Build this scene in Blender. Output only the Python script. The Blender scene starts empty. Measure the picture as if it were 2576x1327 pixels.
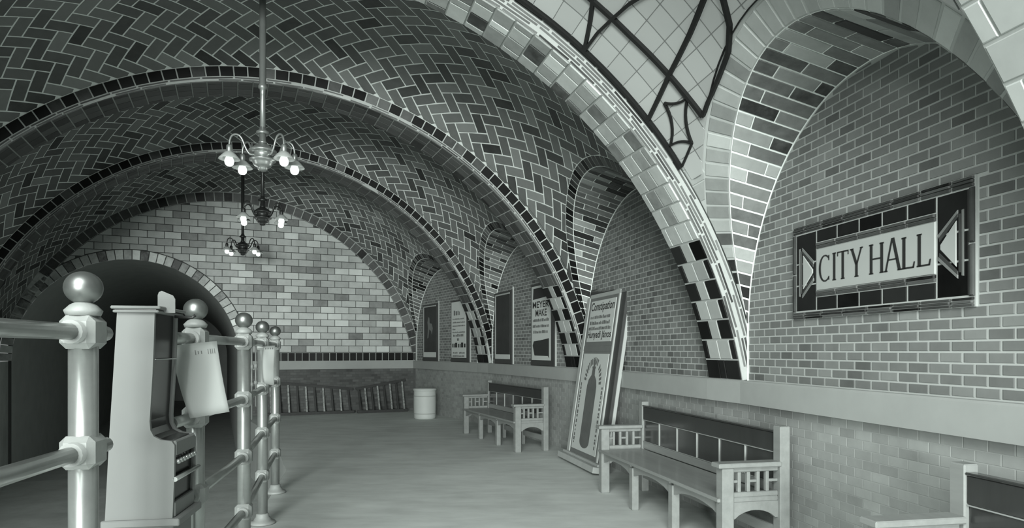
import bpy, math, random
from math import sin, cos, pi, sqrt, asin, radians, hypot

random.seed(7)
scene = bpy.context.scene
col = scene.collection

# ------------------------------------------------------------------ camera
cam_data = bpy.data.cameras.new('camera')
cam_data.sensor_fit = 'HORIZONTAL'
cam_data.sensor_width = 36.0
cam_data.lens = 36.0 * 1700.0 / 2576.0
cam_data.shift_y = 217.5 / 2576.0
cam_data.clip_end = 200
cam = bpy.data.objects.new('camera', cam_data)
cam.location = (0, 0, 1.4)
cam.rotation_euler = (pi / 2, 0, 0)
col.objects.link(cam)
scene.camera = cam

# ------------------------------------------------------------------ view, world, large lights
scene.view_settings.view_transform = 'Standard'
scene.view_settings.look = 'None'
scene.view_settings.gamma = 1.0
scene.view_settings.use_curve_mapping = False
scene.view_settings.exposure = 0.1

world = bpy.data.worlds.new('world')
scene.world = world
world.use_nodes = True
bg = world.node_tree.nodes['Background']
bg.inputs[0].default_value = (0.93, 1.0, 0.96, 1)
bg.inputs[1].default_value = 0.17

def area_light(name, loc, target, sx, sy, energy):
    d = bpy.data.lights.new(name, 'AREA')
    d.shape = 'RECTANGLE'; d.size = sx; d.size_y = sy; d.energy = energy
    d.color = (0.95, 1.0, 0.97)
    o = bpy.data.objects.new(name, d)
    o.location = loc
    dx, dy, dz = (target[i] - loc[i] for i in range(3))
    from mathutils import Vector
    o.rotation_euler = Vector((dx, dy, dz)).to_track_quat('-Z', 'Y').to_euler()
    col.objects.link(o)
    return o
# daylight of the skylit bay behind the camera
area_light('skylight_daylight', (-0.9, -2.4, 5.0), (1.8, 3.4, 1.2), 3.8, 3.2, 640)
# added low fill far behind the camera, brightening end wall and vaults
area_light('rear_fill_light', (-0.5, -16.0, 2.0), (-1.5, 12.0, 2.2), 6.0, 3.0, 5000)

# ------------------------------------------------------------------ geometry of the station (metres; camera over the origin)
# GEOMETRY-BEGIN
F, HZ, CX, EYE = 1700.0, 881.0, 1288.0, 1.4
ZB = 1.165          # top of the stone band, where the arches spring
ZB0 = 0.985         # underside of the band
REC = 0.05          # brick walls stand this far behind the arch springings
RIBS = [            # near springing, far springing, angle, half span, rise
    ((2.390, 2.160), (2.303, 2.626), radians(7.0), 3.78, 3.20),
    ((1.807, 5.300), (1.680, 5.760), radians(11.0), 3.78, 3.20),
    ((0.950, 9.000), (0.760, 9.460), radians(17.0), 3.95, 3.335),
    ((-0.430, 12.50), (-0.650, 12.94), radians(23.0), 3.94, 3.415),
    ((-2.320, 15.90), (-2.520, 16.30), radians(23.5), 3.926, 3.385),
]
def rib_circle(k):
    _, _, _, a, b = RIBS[k]
    R = (a * a + b * b) / (2 * b)
    return a, R, ZB + b - R
def arc_pt(k, far, tau, off=0.0):
    """point at fraction tau of the arch k (0 = right springing), on its near or far plane"""
    P = RIBS[k][1] if far else RIBS[k][0]
    ph = RIBS[k][2]
    a, R, zc = rib_circle(k)
    b0 = asin((ZB - zc) / R)
    be = b0 + tau * (pi - 2 * b0)
    t = a - (R + off) * cos(be)
    return (P[0] - cos(ph) * t, P[1] - sin(ph) * t, zc + (R + off) * sin(be))
def arc_len(k):
    a, R, zc = rib_circle(k)
    return R * (pi - 2 * asin((ZB - zc) / R))
BULGE = 0.40
def vault_pt(bay, s, tau, off=0.0):
    """bay i spans rib i (far plane) to rib i+1 (near plane)"""
    o1 = 0.14 if bay == 0 else 0.17
    o2 = 0.14 if bay == 0 else (0.20 if bay == 3 else 0.17)
    ex = off + BULGE * 4 * s * (1 - s) * sin(pi * tau) ** 0.55 if 0 < tau < 1 else off
    p = arc_pt(bay, True, tau, o1 + ex); q = arc_pt(bay + 1, False, tau, o2 + ex)
    return tuple(p[i] * (1 - s) + q[i] * s for i in range(3))
def sub(a, b): return (a[0]-b[0], a[1]-b[1], a[2]-b[2])
def add(a, b): return (a[0]+b[0], a[1]+b[1], a[2]+b[2])
def mul(a, k): return (a[0]*k, a[1]*k, a[2]*k)
def dot(a, b): return a[0]*b[0]+a[1]*b[1]+a[2]*b[2]
def cross(a, b): return (a[1]*b[2]-a[2]*b[1], a[2]*b[0]-a[0]*b[2], a[0]*b[1]-a[1]*b[0])
def norm(a):
    l = sqrt(dot(a, a)) or 1.0
    return (a[0]/l, a[1]/l, a[2]/l)
def lerp(a, b, k): return tuple(a[i]*(1-k)+b[i]*k for i in range(len(a)))
def vault_n(bay, s, tau):
    e = 0.004
    du = sub(vault_pt(bay, min(s+e, 1), tau), vault_pt(bay, max(s-e, 0), tau))
    dv = sub(vault_pt(bay, s, min(tau+e, .9999)), vault_pt(bay, s, max(tau-e, .0001)))
    n = norm(cross(du, dv))
    # towards the inside of the vault
    p = vault_pt(bay, s, tau)
    c = lerp(arc_pt(bay, True, .5, -3.0), arc_pt(bay+1, False, .5, -3.0), s)
    return n if dot(n, sub(c, p)) > 0 else mul(n, -1)
def bay_dims(bay):
    L = hypot(*[vault_pt(bay, 1, .35)[i]-vault_pt(bay, 0, .35)[i] for i in (0, 1)])
    V = (arc_len(bay)+arc_len(bay+1))/2 * 1.11
    return L, V
def vault_uv(bay, u, v):
    L, V = bay_dims(bay)
    s = min(max(u/L, 0), 1); tau = min(max(v/V, 0.0001), .9999)
    return vault_pt(bay, s, tau), vault_n(bay, s, tau)
# wall arches (lunettes): half width, centre height, rise
LUN = [(1.355, 1.55, 1.55), (1.60, 1.60, 1.57), (1.56, 1.60, 1.57), (1.60, 1.60, 1.57)]
def wall_line(bay, rec=REC):
    A = RIBS[bay][1]; B = RIBS[bay+1][0]
    d = norm((B[0]-A[0], B[1]-A[1], 0)); n = (d[1], -d[0], 0)      # n points out of the room
    return (A[0]+n[0]*rec, A[1]+n[1]*rec), (B[0]+n[0]*rec, B[1]+n[1]*rec), d, n
def lun_profile(bay, n=44):
    """(w, z) samples along the wall arch from near foot to far foot, w from the bay centre"""
    a, zc, b = LUN[bay]
    pts = [(-a, ZB + (zc-ZB)*i/5) for i in range(5)]
    pts += [(-a*cos(pi*i/n), zc+b*sin(pi*i/n)) for i in range(n+1)]
    pts += [(a, zc - (zc-ZB)*i/5) for i in range(1, 6)]
    return pts
def lun_wall(bay, w, z):
    A, B, d, n = wall_line(bay)
    M = ((A[0]+B[0])/2, (A[1]+B[1])/2)
    return (M[0]+d[0]*w, M[1]+d[1]*w, z)
def groin(bay, w, z):
    """where the wall arch, carried inwards, meets the vault: (u, v, point)"""
    A, B, d, n = wall_line(bay)
    W = hypot(A[0]-B[0], A[1]-B[1]); s = min(max(.5 + w/W, 0), 1)
    lo, hi = 0.0001, .5
    for _ in range(26):
        m = (lo+hi)/2
        if vault_pt(bay, s, m)[2] < z: lo = m
        else: hi = m
    L, V = bay_dims(bay)
    return s*L, lo*V, vault_pt(bay, s, lo)
def project(p):
    if p[1] < .05: return None
    return (CX + p[0]/p[1]*F, HZ - (p[2]-EYE)/p[1]*F)
def screen_area(pts):
    q = []
    for p in pts:
        s = project(p)
        if s is None: return 0
        q.append(s)
    if all(x < 0 or x > 2576 or y < 0 or y > 1327 for x, y in q): return 0
    return abs(sum(q[i][0]*q[(i+1) % len(q)][1]-q[(i+1) % len(q)][0]*q[i][1] for i in range(len(q))))/2
# GEOMETRY-END

# ------------------------------------------------------------------ materials
def tint(v): return (v*0.945, v*1.0, v*0.965, 1)
MATS = {}
def mat(name, v, rough=0.7, metal=0.0, var=0.0, nscale=6.0, namt=0.0, bump=0.0, emit=0.0, lo=None, spec=0.5, stretch=None, stain=0.0, coat=0.0):
    """grey procedural material: per-piece variation (var), cloudy noise (namt), fine bump"""
    m = bpy.data.materials.new(name); m.use_nodes = True
    nt = m.node_tree; N = nt.nodes; Lk = nt.links
    b = N['Principled BSDF']
    b.inputs['Roughness'].default_value = rough
    b.inputs['Metallic'].default_value = metal
    b.inputs['Specular IOR Level'].default_value = spec
    if coat: b.inputs['Coat Weight'].default_value = coat; b.inputs['Coat Roughness'].default_value = 0.15
    def math_(op, a, c, clamp=False):
        n = N.new('ShaderNodeMath'); n.operation = op; n.use_clamp = clamp
        for i, x in enumerate((a, c)):
            if isinstance(x, (int, float)): n.inputs[i].default_value = x
            else: Lk.new(x, n.inputs[i])
        return n.outputs[0]
    val = None
    if var:
        oi = N.new('ShaderNodeObjectInfo'); ge = N.new('ShaderNodeNewGeometry')
        f = math_('FRACT', math_('ADD', oi.outputs['Random'], ge.outputs['Random Per Island']), 0)
        # skewed: most pieces near the middle, a few clearly darker or lighter
        c = math_('SUBTRACT', f, 0.5)
        c3 = math_('MULTIPLY', math_('MULTIPLY', c, c), math_('MULTIPLY', c, 8.0*var))
        val = math_('ADD', math_('MULTIPLY', c, 0.8*var), c3)
    tc = N.new('ShaderNodeTexCoord')
    co = tc.outputs['Object']
    if stretch:
        mp = N.new('ShaderNodeMapping'); mp.inputs['Scale'].default_value = stretch
        Lk.new(co, mp.inputs['Vector']); co = mp.outputs[0]
    nz = None
    if namt or bump:
        nz = N.new('ShaderNodeTexNoise'); nz.inputs['Scale'].default_value = nscale
        nz.inputs['Detail'].default_value = 5; nz.inputs['Roughness'].default_value = .65
        Lk.new(co, nz.inputs['Vector'])
    if namt:
        x = math_('MULTIPLY', math_('SUBTRACT', nz.outputs['Fac'], 0.5), 2.0*namt)
        val = x if val is None else math_('ADD', val, x)
    if stain:
        n2 = N.new('ShaderNodeTexNoise'); n2.inputs['Scale'].default_value = 0.9; n2.inputs['Detail'].default_value = 4
        Lk.new(tc.outputs['Object'], n2.inputs['Vector'])
        x = math_('MULTIPLY', math_('SUBTRACT', n2.outputs['Fac'], 0.5), 2.0*stain)
        val = x if val is None else math_('ADD', val, x)
    base = tint(v)
    if val is not None:
        k = math_('MAXIMUM', math_('ADD', val, 1.0), 0.12)
        mx = N.new('ShaderNodeVectorMath'); mx.operation = 'SCALE'
        mx.inputs[0].default_value = base[:3]; Lk.new(k, mx.inputs['Scale'])
        Lk.new(mx.outputs[0], b.inputs['Base Color'])
    else:
        b.inputs['Base Color'].default_value = base
    if bump:
        bp = N.new('ShaderNodeBump'); bp.inputs['Strength'].default_value = bump; bp.inputs['Distance'].default_value = 0.01
        Lk.new(nz.outputs['Fac'], bp.inputs['Height']); Lk.new(bp.outputs[0], b.inputs['Normal'])
    if emit:
        b.inputs['Emission Color'].default_value = tint(1.0)
        b.inputs['Emission Strength'].default_value = emit
    MATS[name] = m
    return m
mat('vault_brick', 0.16, .55, var=.55, nscale=9, namt=.22, bump=.15)
mat('vault_mortar', 0.88, .9, nscale=20, namt=.12)
mat('rib_mortar', 0.42, .9, nscale=20, namt=.12)
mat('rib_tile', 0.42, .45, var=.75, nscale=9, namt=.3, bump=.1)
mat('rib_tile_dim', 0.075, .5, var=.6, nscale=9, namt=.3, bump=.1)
mat('rib_tile_light', 0.42, .45, var=.25, nscale=9, namt=.12)
mat('black_tile', 0.010, .5, var=.8, nscale=9, namt=.5, spec=.2)
mat('dark_tile', 0.07, .5, var=1.0, nscale=12, namt=.6, spec=.4)
mat('edge_tile', 0.10, .6, var=.6, nscale=9, namt=.3)
mat('lunette_brick', 0.17, .6, var=.28, nscale=9, namt=.2, bump=.1)
mat('lunette_mortar', 0.42, .9, nscale=20, namt=.1)
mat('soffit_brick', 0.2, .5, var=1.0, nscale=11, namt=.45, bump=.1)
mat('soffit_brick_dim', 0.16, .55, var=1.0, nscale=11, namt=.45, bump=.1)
mat('ring_light', 0.4, .5, var=.3, nscale=9, namt=.2)
mat('plaster_light', 0.45, .85, nscale=8, namt=.06)
mat('end_brick', 0.45, .5, var=.42, nscale=5, namt=.3)
mat('end_mortar', 0.07, .9, nscale=20, namt=.1)
mat('tunnel_brick', 0.48, .5, var=.7, nscale=9, namt=.6)
mat('stone_band', 0.33, .8, nscale=3.5, namt=.12, bump=.05, stain=.1)
mat('dado_brick', 0.29, .7, var=.12, nscale=7, namt=.2, stain=.25)
mat('dado_mortar', 0.32, .9, nscale=12, namt=.12, stain=.2)
mat('floor_concrete', 0.6, .75, nscale=5.0, namt=.34, bump=.08, stain=.22, stretch=(.35, 1, 1))
mat('edge_stone', 0.45, .8, nscale=5, namt=.15)
mat('dark_plaster', 0.5, .9, nscale=3, namt=.3, stain=.3)
mat('tunnel_dark', 0.45, .95, nscale=3, namt=.2)
mat('iron', 0.012, .6, spec=.3)
mat('lead', 0.16, .6)
mat('glass_pane', 0.34, .35, var=.07, emit=0.05)
mat('bench_wood', 0.24, .42, nscale=4, namt=.28, stretch=(.35, 4, 4), coat=.15, bump=.04)
mat('bench_panel', 0.032, .25, nscale=3, namt=.4, stretch=(3, 3, .5), coat=.6, spec=.5)
mat('bench_line', 0.30, .5)
mat('metal_light', 0.36, .3, metal=.65, nscale=14, namt=.2)
mat('metal_cast', 0.3, .55, metal=.1, nscale=14, namt=.25, bump=.15)
mat('metal_ball', 0.24, .40, metal=.9)
mat('paper', 0.36, .9, nscale=3, namt=.04)
mat('print_paper', 0.58, .9, nscale=3, namt=.06)
mat('ink', 0.03, .8)
mat('ink_soft', 0.14, .8)
mat('box_paint', 0.165, .7, nscale=3, namt=.1, stain=.05)
mat('box_dark', 0.010, .2, spec=.3)
mat('lamp_metal', 0.36, .35, metal=.7, nscale=10, namt=.2)
mat('lamp_metal_dark', 0.05, .4, metal=.6)
mat('shade_white', 0.42, .35)
mat('bulb_glow', 0.8, .4, emit=.8)
mat('sign_dark', 0.012, .45, var=.6, nscale=8, namt=.5, spec=.2)
mat('sign_moulding', 0.05, .5, var=.8, nscale=10, namt=.6, spec=.2)
mat('sign_white', 0.4, .5, nscale=4, namt=.06)
mat('sign_letter', 0.02, .5)
mat('frame_dark', 0.045, .5, nscale=8, namt=.3)
mat('frame_light', 0.42, .6, nscale=5, namt=.15, stretch=(1, 1, .4))
mat('frame_grey', 0.17, .6, nscale=5, namt=.15)
mat('poster_dark', 0.03, .6, nscale=4, namt=.8)
mat('bottle_print', 0.13, .7, nscale=5, namt=.35)
mat('barrel_paint', 0.58, .6, nscale=4, namt=.08)
mat('ladder_wood', 0.035, .7, nscale=8, namt=.5)
mat('ladder_paint', 0.26, .7, nscale=22, namt=1.5)

# ------------------------------------------------------------------ mesh helpers
class MB:
    def __init__(self): self.v = []; self.f = []; self.sm = set()
    def poly(self, pts):
        n = len(self.v); self.v += [tuple(p) for p in pts]; self.f.append(tuple(range(n, n+len(pts))))
    def hexa(self, a):      # 8 corners: bottom ring 0-3, top ring 4-7
        n = len(self.v); self.v += [tuple(p) for p in a]
        for q in ((3,2,1,0),(4,5,6,7),(0,1,5,4),(1,2,6,5),(2,3,7,6),(3,0,4,7)): self.f.append(tuple(n+i for i in q))
    def box(self, x0, x1, y0, y1, z0, z1):
        self.hexa([(x0,y0,z0),(x1,y0,z0),(x1,y1,z0),(x0,y1,z0),(x0,y0,z1),(x1,y0,z1),(x1,y1,z1),(x0,y1,z1)])
    def bbox(self, x0, x1, y0, y1, z0, z1, c=.006):
        """box with chamfered edges"""
        c = min(c, (x1-x0)*.3, (y1-y0)*.3, (z1-z0)*.3)
        n = len(self.v); P = {}
        for sx in (0, 1):
            for sy in (0, 1):
                for sz in (0, 1):
                    X, Y, Z = (x0, x1)[sx], (y0, y1)[sy], (z0, z1)[sz]
                    ix, iy, iz = (c, -c)[sx], (c, -c)[sy], (c, -c)[sz]
                    for ax, p in enumerate(((X, Y+iy, Z+iz), (X+ix, Y, Z+iz), (X+ix, Y+iy, Z))):
                        P[(sx, sy, sz, ax)] = len(self.v); self.v.append(p)
        for ax in range(3):
            for s in (0, 1):
                o = [i for i in range(3) if i != ax]; q = []
                for a, b in ((0,0),(1,0),(1,1),(0,1)):
                    k = [0,0,0]; k[ax] = s; k[o[0]] = a; k[o[1]] = b; q.append(P[(*k, ax)])
                flip = (s == 0) != (ax == 1)
                self.f.append(tuple(q[::-1] if flip else q))
        for ax in range(3):
            o = [i for i in range(3) if i != ax]
            for a in (0, 1):
                for b in (0, 1):
                    k0 = [0,0,0]; k0[o[0]] = a; k0[o[1]] = b; k1 = list(k0); k1[ax] = 1
                    self.f.append((P[(*k0, o[0])], P[(*k1, o[0])], P[(*k1, o[1])], P[(*k0, o[1])]))
        for sx in (0, 1):
            for sy in (0, 1):
                for sz in (0, 1): self.f.append(tuple(P[(sx, sy, sz, a)] for a in range(3)))
    def extrude(self, outline, fn, d0, d1):
        """outline of (a,b); fn(a,b,d) -> point; prism between d0 and d1"""
        n = len(outline); k = len(self.v)
        self.v += [fn(a, b, d0) for a, b in outline] + [fn(a, b, d1) for a, b in outline]
        self.f.append(tuple(k+i for i in range(n))); self.f.append(tuple(k+n+i for i in reversed(range(n))))
        for i in range(n): self.f.append((k+i, k+n+i, k+n+(i+1) % n, k+(i+1) % n))
    def lathe(self, prof, c=(0,0,0), seg=20, smooth=True):
        k = len(self.v); m = len(prof)
        for r, z in prof:
            for j in range(seg): self.v.append((c[0]+r*cos(2*pi*j/seg), c[1]+r*sin(2*pi*j/seg), c[2]+z))
        for i in range(m-1):
            for j in range(seg):
                if smooth: self.sm.add(len(self.f))
                self.f.append((k+i*seg+j, k+i*seg+(j+1) % seg, k+(i+1)*seg+(j+1) % seg, k+(i+1)*seg+j))
        self.f.append(tuple(k+j for j in reversed(range(seg)))); self.f.append(tuple(k+(m-1)*seg+j for j in range(seg)))
    def tube(self, path, r, seg=10, smooth=True):
        k = len(self.v); m = len(path); up = None
        for i, p in enumerate(path):
            t = norm(sub(path[min(i+1, m-1)], path[max(i-1, 0)]))
            ref = (0,0,1) if abs(t[2]) < .95 else (1,0,0)
            a = norm(cross(t, ref)) if up is None else norm(sub(up, mul(t, dot(up, t))))
            up = a; b = cross(t, a); rr = r[i] if isinstance(r, (list, tuple)) else r
            for j in range(seg):
                an = 2*pi*j/seg
                self.v.append(tuple(p[q]+rr*(cos(an)*a[q]+sin(an)*b[q]) for q in range(3)))
        for i in range(m-1):
            for j in range(seg):
                if smooth: self.sm.add(len(self.f))
                self.f.append((k+i*seg+j, k+i*seg+(j+1) % seg, k+(i+1)*seg+(j+1) % seg, k+(i+1)*seg+j))
        self.f.append(tuple(k+j for j in reversed(range(seg)))); self.f.append(tuple(k+(m-1)*seg+j for j in range(seg)))
    def tile(self, pts, nrm, h=.007, inset=.004, depth=.004):
        """one proud tile on a surface: corners, normal(s), bevelled rim"""
        n = len(pts); c = mul(tuple(sum(p[i] for p in pts) for i in range(3)), 1/n)
        nn = nrm if isinstance(nrm, list) else [nrm]*n
        k = len(self.v)
        for p, q in zip(pts, nn): self.v.append(sub(p, mul(q, depth)))
        for p, q in zip(pts, nn): self.v.append(add(p, mul(q, h*.55)))
        for p, q in zip(pts, nn):
            d = sub(c, p); l = sqrt(dot(d, d)) or 1
            self.v.append(add(add(p, mul(d, min(inset*1.4/l, .3))), mul(q, h)))
        for j in range(2):
            for i in range(n):
                self.f.append((k+j*n+i, k+j*n+(i+1) % n, k+(j+1)*n+(i+1) % n, k+(j+1)*n+i))
        self.f.append(tuple(k+2*n+i for i in range(n)))
    def mesh(self, name, material):
        me = bpy.data.meshes.new(name)
        me.from_pydata(self.v, [], self.f)
        if self.sm:
            fl = [i in self.sm for i in range(len(self.f))]
            me.polygons.foreach_set('use_smooth', fl)
        me.materials.append(MATS[material])
        return me
    def build(self, name, material, parent=None, recalc=False):
        me = self.mesh(name, material)
        if recalc:
            import bmesh
            bm = bmesh.new(); bm.from_mesh(me); bmesh.ops.recalc_face_normals(bm, faces=bm.faces); bm.to_mesh(me); bm.free()
        return link(name, me, parent)
def link(name, data, parent=None):
    o = bpy.data.objects.new(name, data); col.objects.link(o)
    if parent is not None: o.parent = parent
    return o
def empty(name, loc=(0,0,0), rz=0.0):
    o = link(name, None); o.location = loc; o.rotation_euler = (0, 0, rz); o.empty_display_size = .1
    return o
def tag(o, label=None, cat=None, group=None, kind=None):
    if label: o['label'] = label
    if cat: o['category'] = cat
    if group: o['group'] = group
    if kind: o['kind'] = kind
    return o
def copy_tree(o, parent=None):
    c = o.copy(); col.objects.link(c)
    if parent is not None: c.parent = parent
    for ch in o.children: copy_tree(ch, c)
    return c

def grid_surface(fn, nu, nv, flip=False):
    m = MB()
    for i in range(nu+1):
        for j in range(nv+1): m.v.append(fn(i/nu, j/nv))
    for i in range(nu):
        for j in range(nv):
            a = i*(nv+1)+j; q = (a, a+1, a+nv+2, a+nv+1)
            m.sm.add(len(m.f)); m.f.append(q[::-1] if flip else q)
    return m

def lay_tiles(parent, tiles, limit=300, minpx=55, h=.007, inset=.004):
    """tiles: (name, material, points, normals). The largest in view become parts, the rest one stuff part per kind."""
    kinds = {}
    for t in tiles: kinds.setdefault(t[0], []).append(t)
    for nm, ts in kinds.items():
        ranked = sorted(ts, key=lambda t: -screen_area(t[2]))
        rest = {}
        for i, (nm_, mt, pts, nn) in enumerate(ranked):
            if i < limit and screen_area(pts) >= minpx:
                m = MB(); m.tile(pts, nn, h, inset); m.build(nm, mt, parent)
            else:
                rest.setdefault(mt, MB()).tile(pts, nn, h, inset)
        for mt, m in rest.items():
            tag(m.build(nm+'_field', mt, parent), kind='stuff')

def clip(poly, px, py, nx, ny):
    """keep the side of the line through (px,py) towards (nx,ny)"""
    out = []
    for i in range(len(poly)):
        a, b = poly[i], poly[(i+1) % len(poly)]
        da = (a[0]-px)*nx+(a[1]-py)*ny; db = (b[0]-px)*nx+(b[1]-py)*ny
        if da >= 0: out.append(a)
        if (da >= 0) != (db >= 0):
            k = da/(da-db); out.append((a[0]+(b[0]-a[0])*k, a[1]+(b[1]-a[1])*k))
    return out
def parea(p): return abs(sum(p[i][0]*p[(i+1) % len(p)][1]-p[(i+1) % len(p)][0]*p[i][1] for i in range(len(p))))/2 if len(p) > 2 else 0
def pmid(p): return (sum(q[0] for q in p)/len(p), sum(q[1] for q in p)/len(p))
def tidy(p, e=.004):
    o = []
    for q in p:
        if not o or hypot(q[0]-o[-1][0], q[1]-o[-1][1]) > e: o.append(q)
    if len(o) > 1 and hypot(o[0][0]-o[-1][0], o[0][1]-o[-1][1]) <= e: o.pop()
    return o
def clip_curve(poly, curve, gap=0.0):
    """curve: polyline whose left side is kept; clip a convex piece by the nearest tangent"""
    c = pmid(poly); best = None
    for i in range(len(curve)-1):
        a, b = curve[i], curve[i+1]
        dx, dy = b[0]-a[0], b[1]-a[1]; l2 = dx*dx+dy*dy
        if l2 < 1e-12: continue
        k = min(max(((c[0]-a[0])*dx+(c[1]-a[1])*dy)/l2, 0), 1)
        q = (a[0]+dx*k, a[1]+dy*k); d = hypot(c[0]-q[0], c[1]-q[1])
        if best is None or d < best[0]: best = (d, q, dx/sqrt(l2), dy/sqrt(l2))
    d, q, dx, dy = best
    if d > .5: return poly if (-(dy)*(c[0]-q[0])+dx*(c[1]-q[1])) > 0 else []
    nx, ny = -dy, dx
    return clip(poly, q[0]+nx*gap, q[1]+ny*gap, nx, ny)

# ------------------------------------------------------------------ large structure: floor, walls, band
mat('dado_dark', 0.075, .7, var=.35, nscale=7, namt=.3, stain=.4)
EXT = ((3.05, -3.0), radians(3.0), 3.78)
def plan_stations():
    """(springing point, outward direction, full span) from behind the camera to the end wall"""
    st = [(EXT[0], (cos(EXT[1]), sin(EXT[1])), 2*EXT[2])]
    for k in range(5):
        Pn, Pf, ph, a, b = RIBS[k]
        st.append((Pn, (cos(ph), sin(ph)), 2*a))
        if k < 4: st.append((Pf, (cos(ph), sin(ph)), 2*a))
    return st
ST = plan_stations()
def off_pt(i, o):           # o > 0: behind the wall, o < 0: into the room
    P, d, span = ST[i]
    return (P[0]+d[0]*o, P[1]+d[1]*o)
EDGE = 3.75
m = MB()
for i in range(len(ST)-1):
    a, b, c, d = off_pt(i, REC+.02), off_pt(i+1, REC+.02), off_pt(i+1, -EDGE), off_pt(i, -EDGE)
    m.poly([(*a, 0), (*d, 0), (*c, 0), (*b, 0)])
floor = tag(m.build('floor', 'floor_concrete'), 'worn pale concrete platform floor', kind='structure')
m = MB()
for i in range(len(ST)-1):
    a, b = off_pt(i, -EDGE), off_pt(i+1, -EDGE)
    a2, b2 = off_pt(i, -EDGE-.001), off_pt(i+1, -EDGE-.001)
    m.poly([(*a2, 0), (*b2, 0), (*b2, -1.1), (*a2, -1.1)])
tag(m.build('trim_1', 'edge_stone'), 'stone face of the platform edge above the track', kind='structure')
m = MB()
for i in range(len(ST)-1):
    a, b = off_pt(i, -EDGE), off_pt(i+1, -EDGE); c, d = off_pt(i+1, -ST[i+1][2]-.1), off_pt(i, -ST[i][2]-.1)
    m.poly([(*a, -1.1), (*d, -1.1), (*c, -1.1), (*b, -1.1)])
tag(m.build('track_bed', 'dark_plaster'), 'dark track bed beyond the platform edge', kind='structure')
m = MB()
for i in range(len(ST)-1):
    c, d = off_pt(i+1, -ST[i+1][2]), off_pt(i, -ST[i][2])
    m.poly([(*d, -1.1), (*d, ZB+.03), (*c, ZB+.03), (*c, -1.1)])
tag(m.build('wall_left', 'dark_plaster'), 'dark wall on the far side of the track', kind='structure')

def brick_rows(x0, x1, z0, z1, bl, bh, gap, shift=0.0):
    """running bond rectangles"""
    out = []; r = 0; z = z0
    while z < z1-.3*bh:
        x = x0 - (bl*.5 if r % 2 else 0) - shift
        while x < x1:
            a, b = max(x, x0), min(x+bl, x1)
            if b-a > gap*2.2: out.append([(a+gap/2, z+gap/2), (b-gap/2, z+gap/2), (b-gap/2, min(z+bh, z1)-gap/2), (a+gap/2, min(z+bh, z1)-gap/2)])
            x += bl
        z += bh; r += 1
    return out
# dado under the band
m = MB()
for i in range(len(ST)-1):
    a, b = off_pt(i, REC), off_pt(i+1, REC)
    m.poly([(*a, 0), (*b, 0), (*b, ZB0+.01), (*a, ZB0+.01)])
dado = tag(m.build('wall_right', 'dado_mortar'), 'pale brick dado of the platform wall below the stone band', kind='structure')
tl = []
for i in range(1, len(ST)-1):
    a, b = off_pt(i, REC), off_pt(i+1, REC)
    L = hypot(b[0]-a[0], b[1]-a[1]); d = ((b[0]-a[0])/L, (b[1]-a[1])/L); n = (-d[1], d[0], 0)
    for p in brick_rows(0, L, 0, ZB0, .142, .0575, .005):
        tl.append(('brick', 'dado_brick', [(a[0]+d[0]*x, a[1]+d[1]*x, z) for x, z in p], n))
lay_tiles(dado, tl, h=.0015, inset=.002)
# stone band, one block per stretch of wall
for i in range(len(ST)-1):
    a, b, c, d = off_pt(i, -.02), off_pt(i+1, -.02), off_pt(i+1, REC+.12), off_pt(i, REC+.12)
    if i == 0:
        band = empty('trim_2'); tag(band, 'smooth pale stone band along the platform wall', kind='structure')
    m = MB(); m.hexa([(*a, ZB0), (*b, ZB0), (*c, ZB0), (*d, ZB0), (*a, ZB-.012), (*b, ZB-.012), (*c, ZB-.012), (*d, ZB-.012)])
    n = len(m.v); a2, b2 = off_pt(i, -.008), off_pt(i+1, -.008)
    m.hexa([(*a, ZB-.012), (*b, ZB-.012), (*c, ZB-.012), (*d, ZB-.012), (*a2, ZB), (*b2, ZB), (*c, ZB), (*d, ZB)])
    m.build('stone_block', 'stone_band', band)

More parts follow.
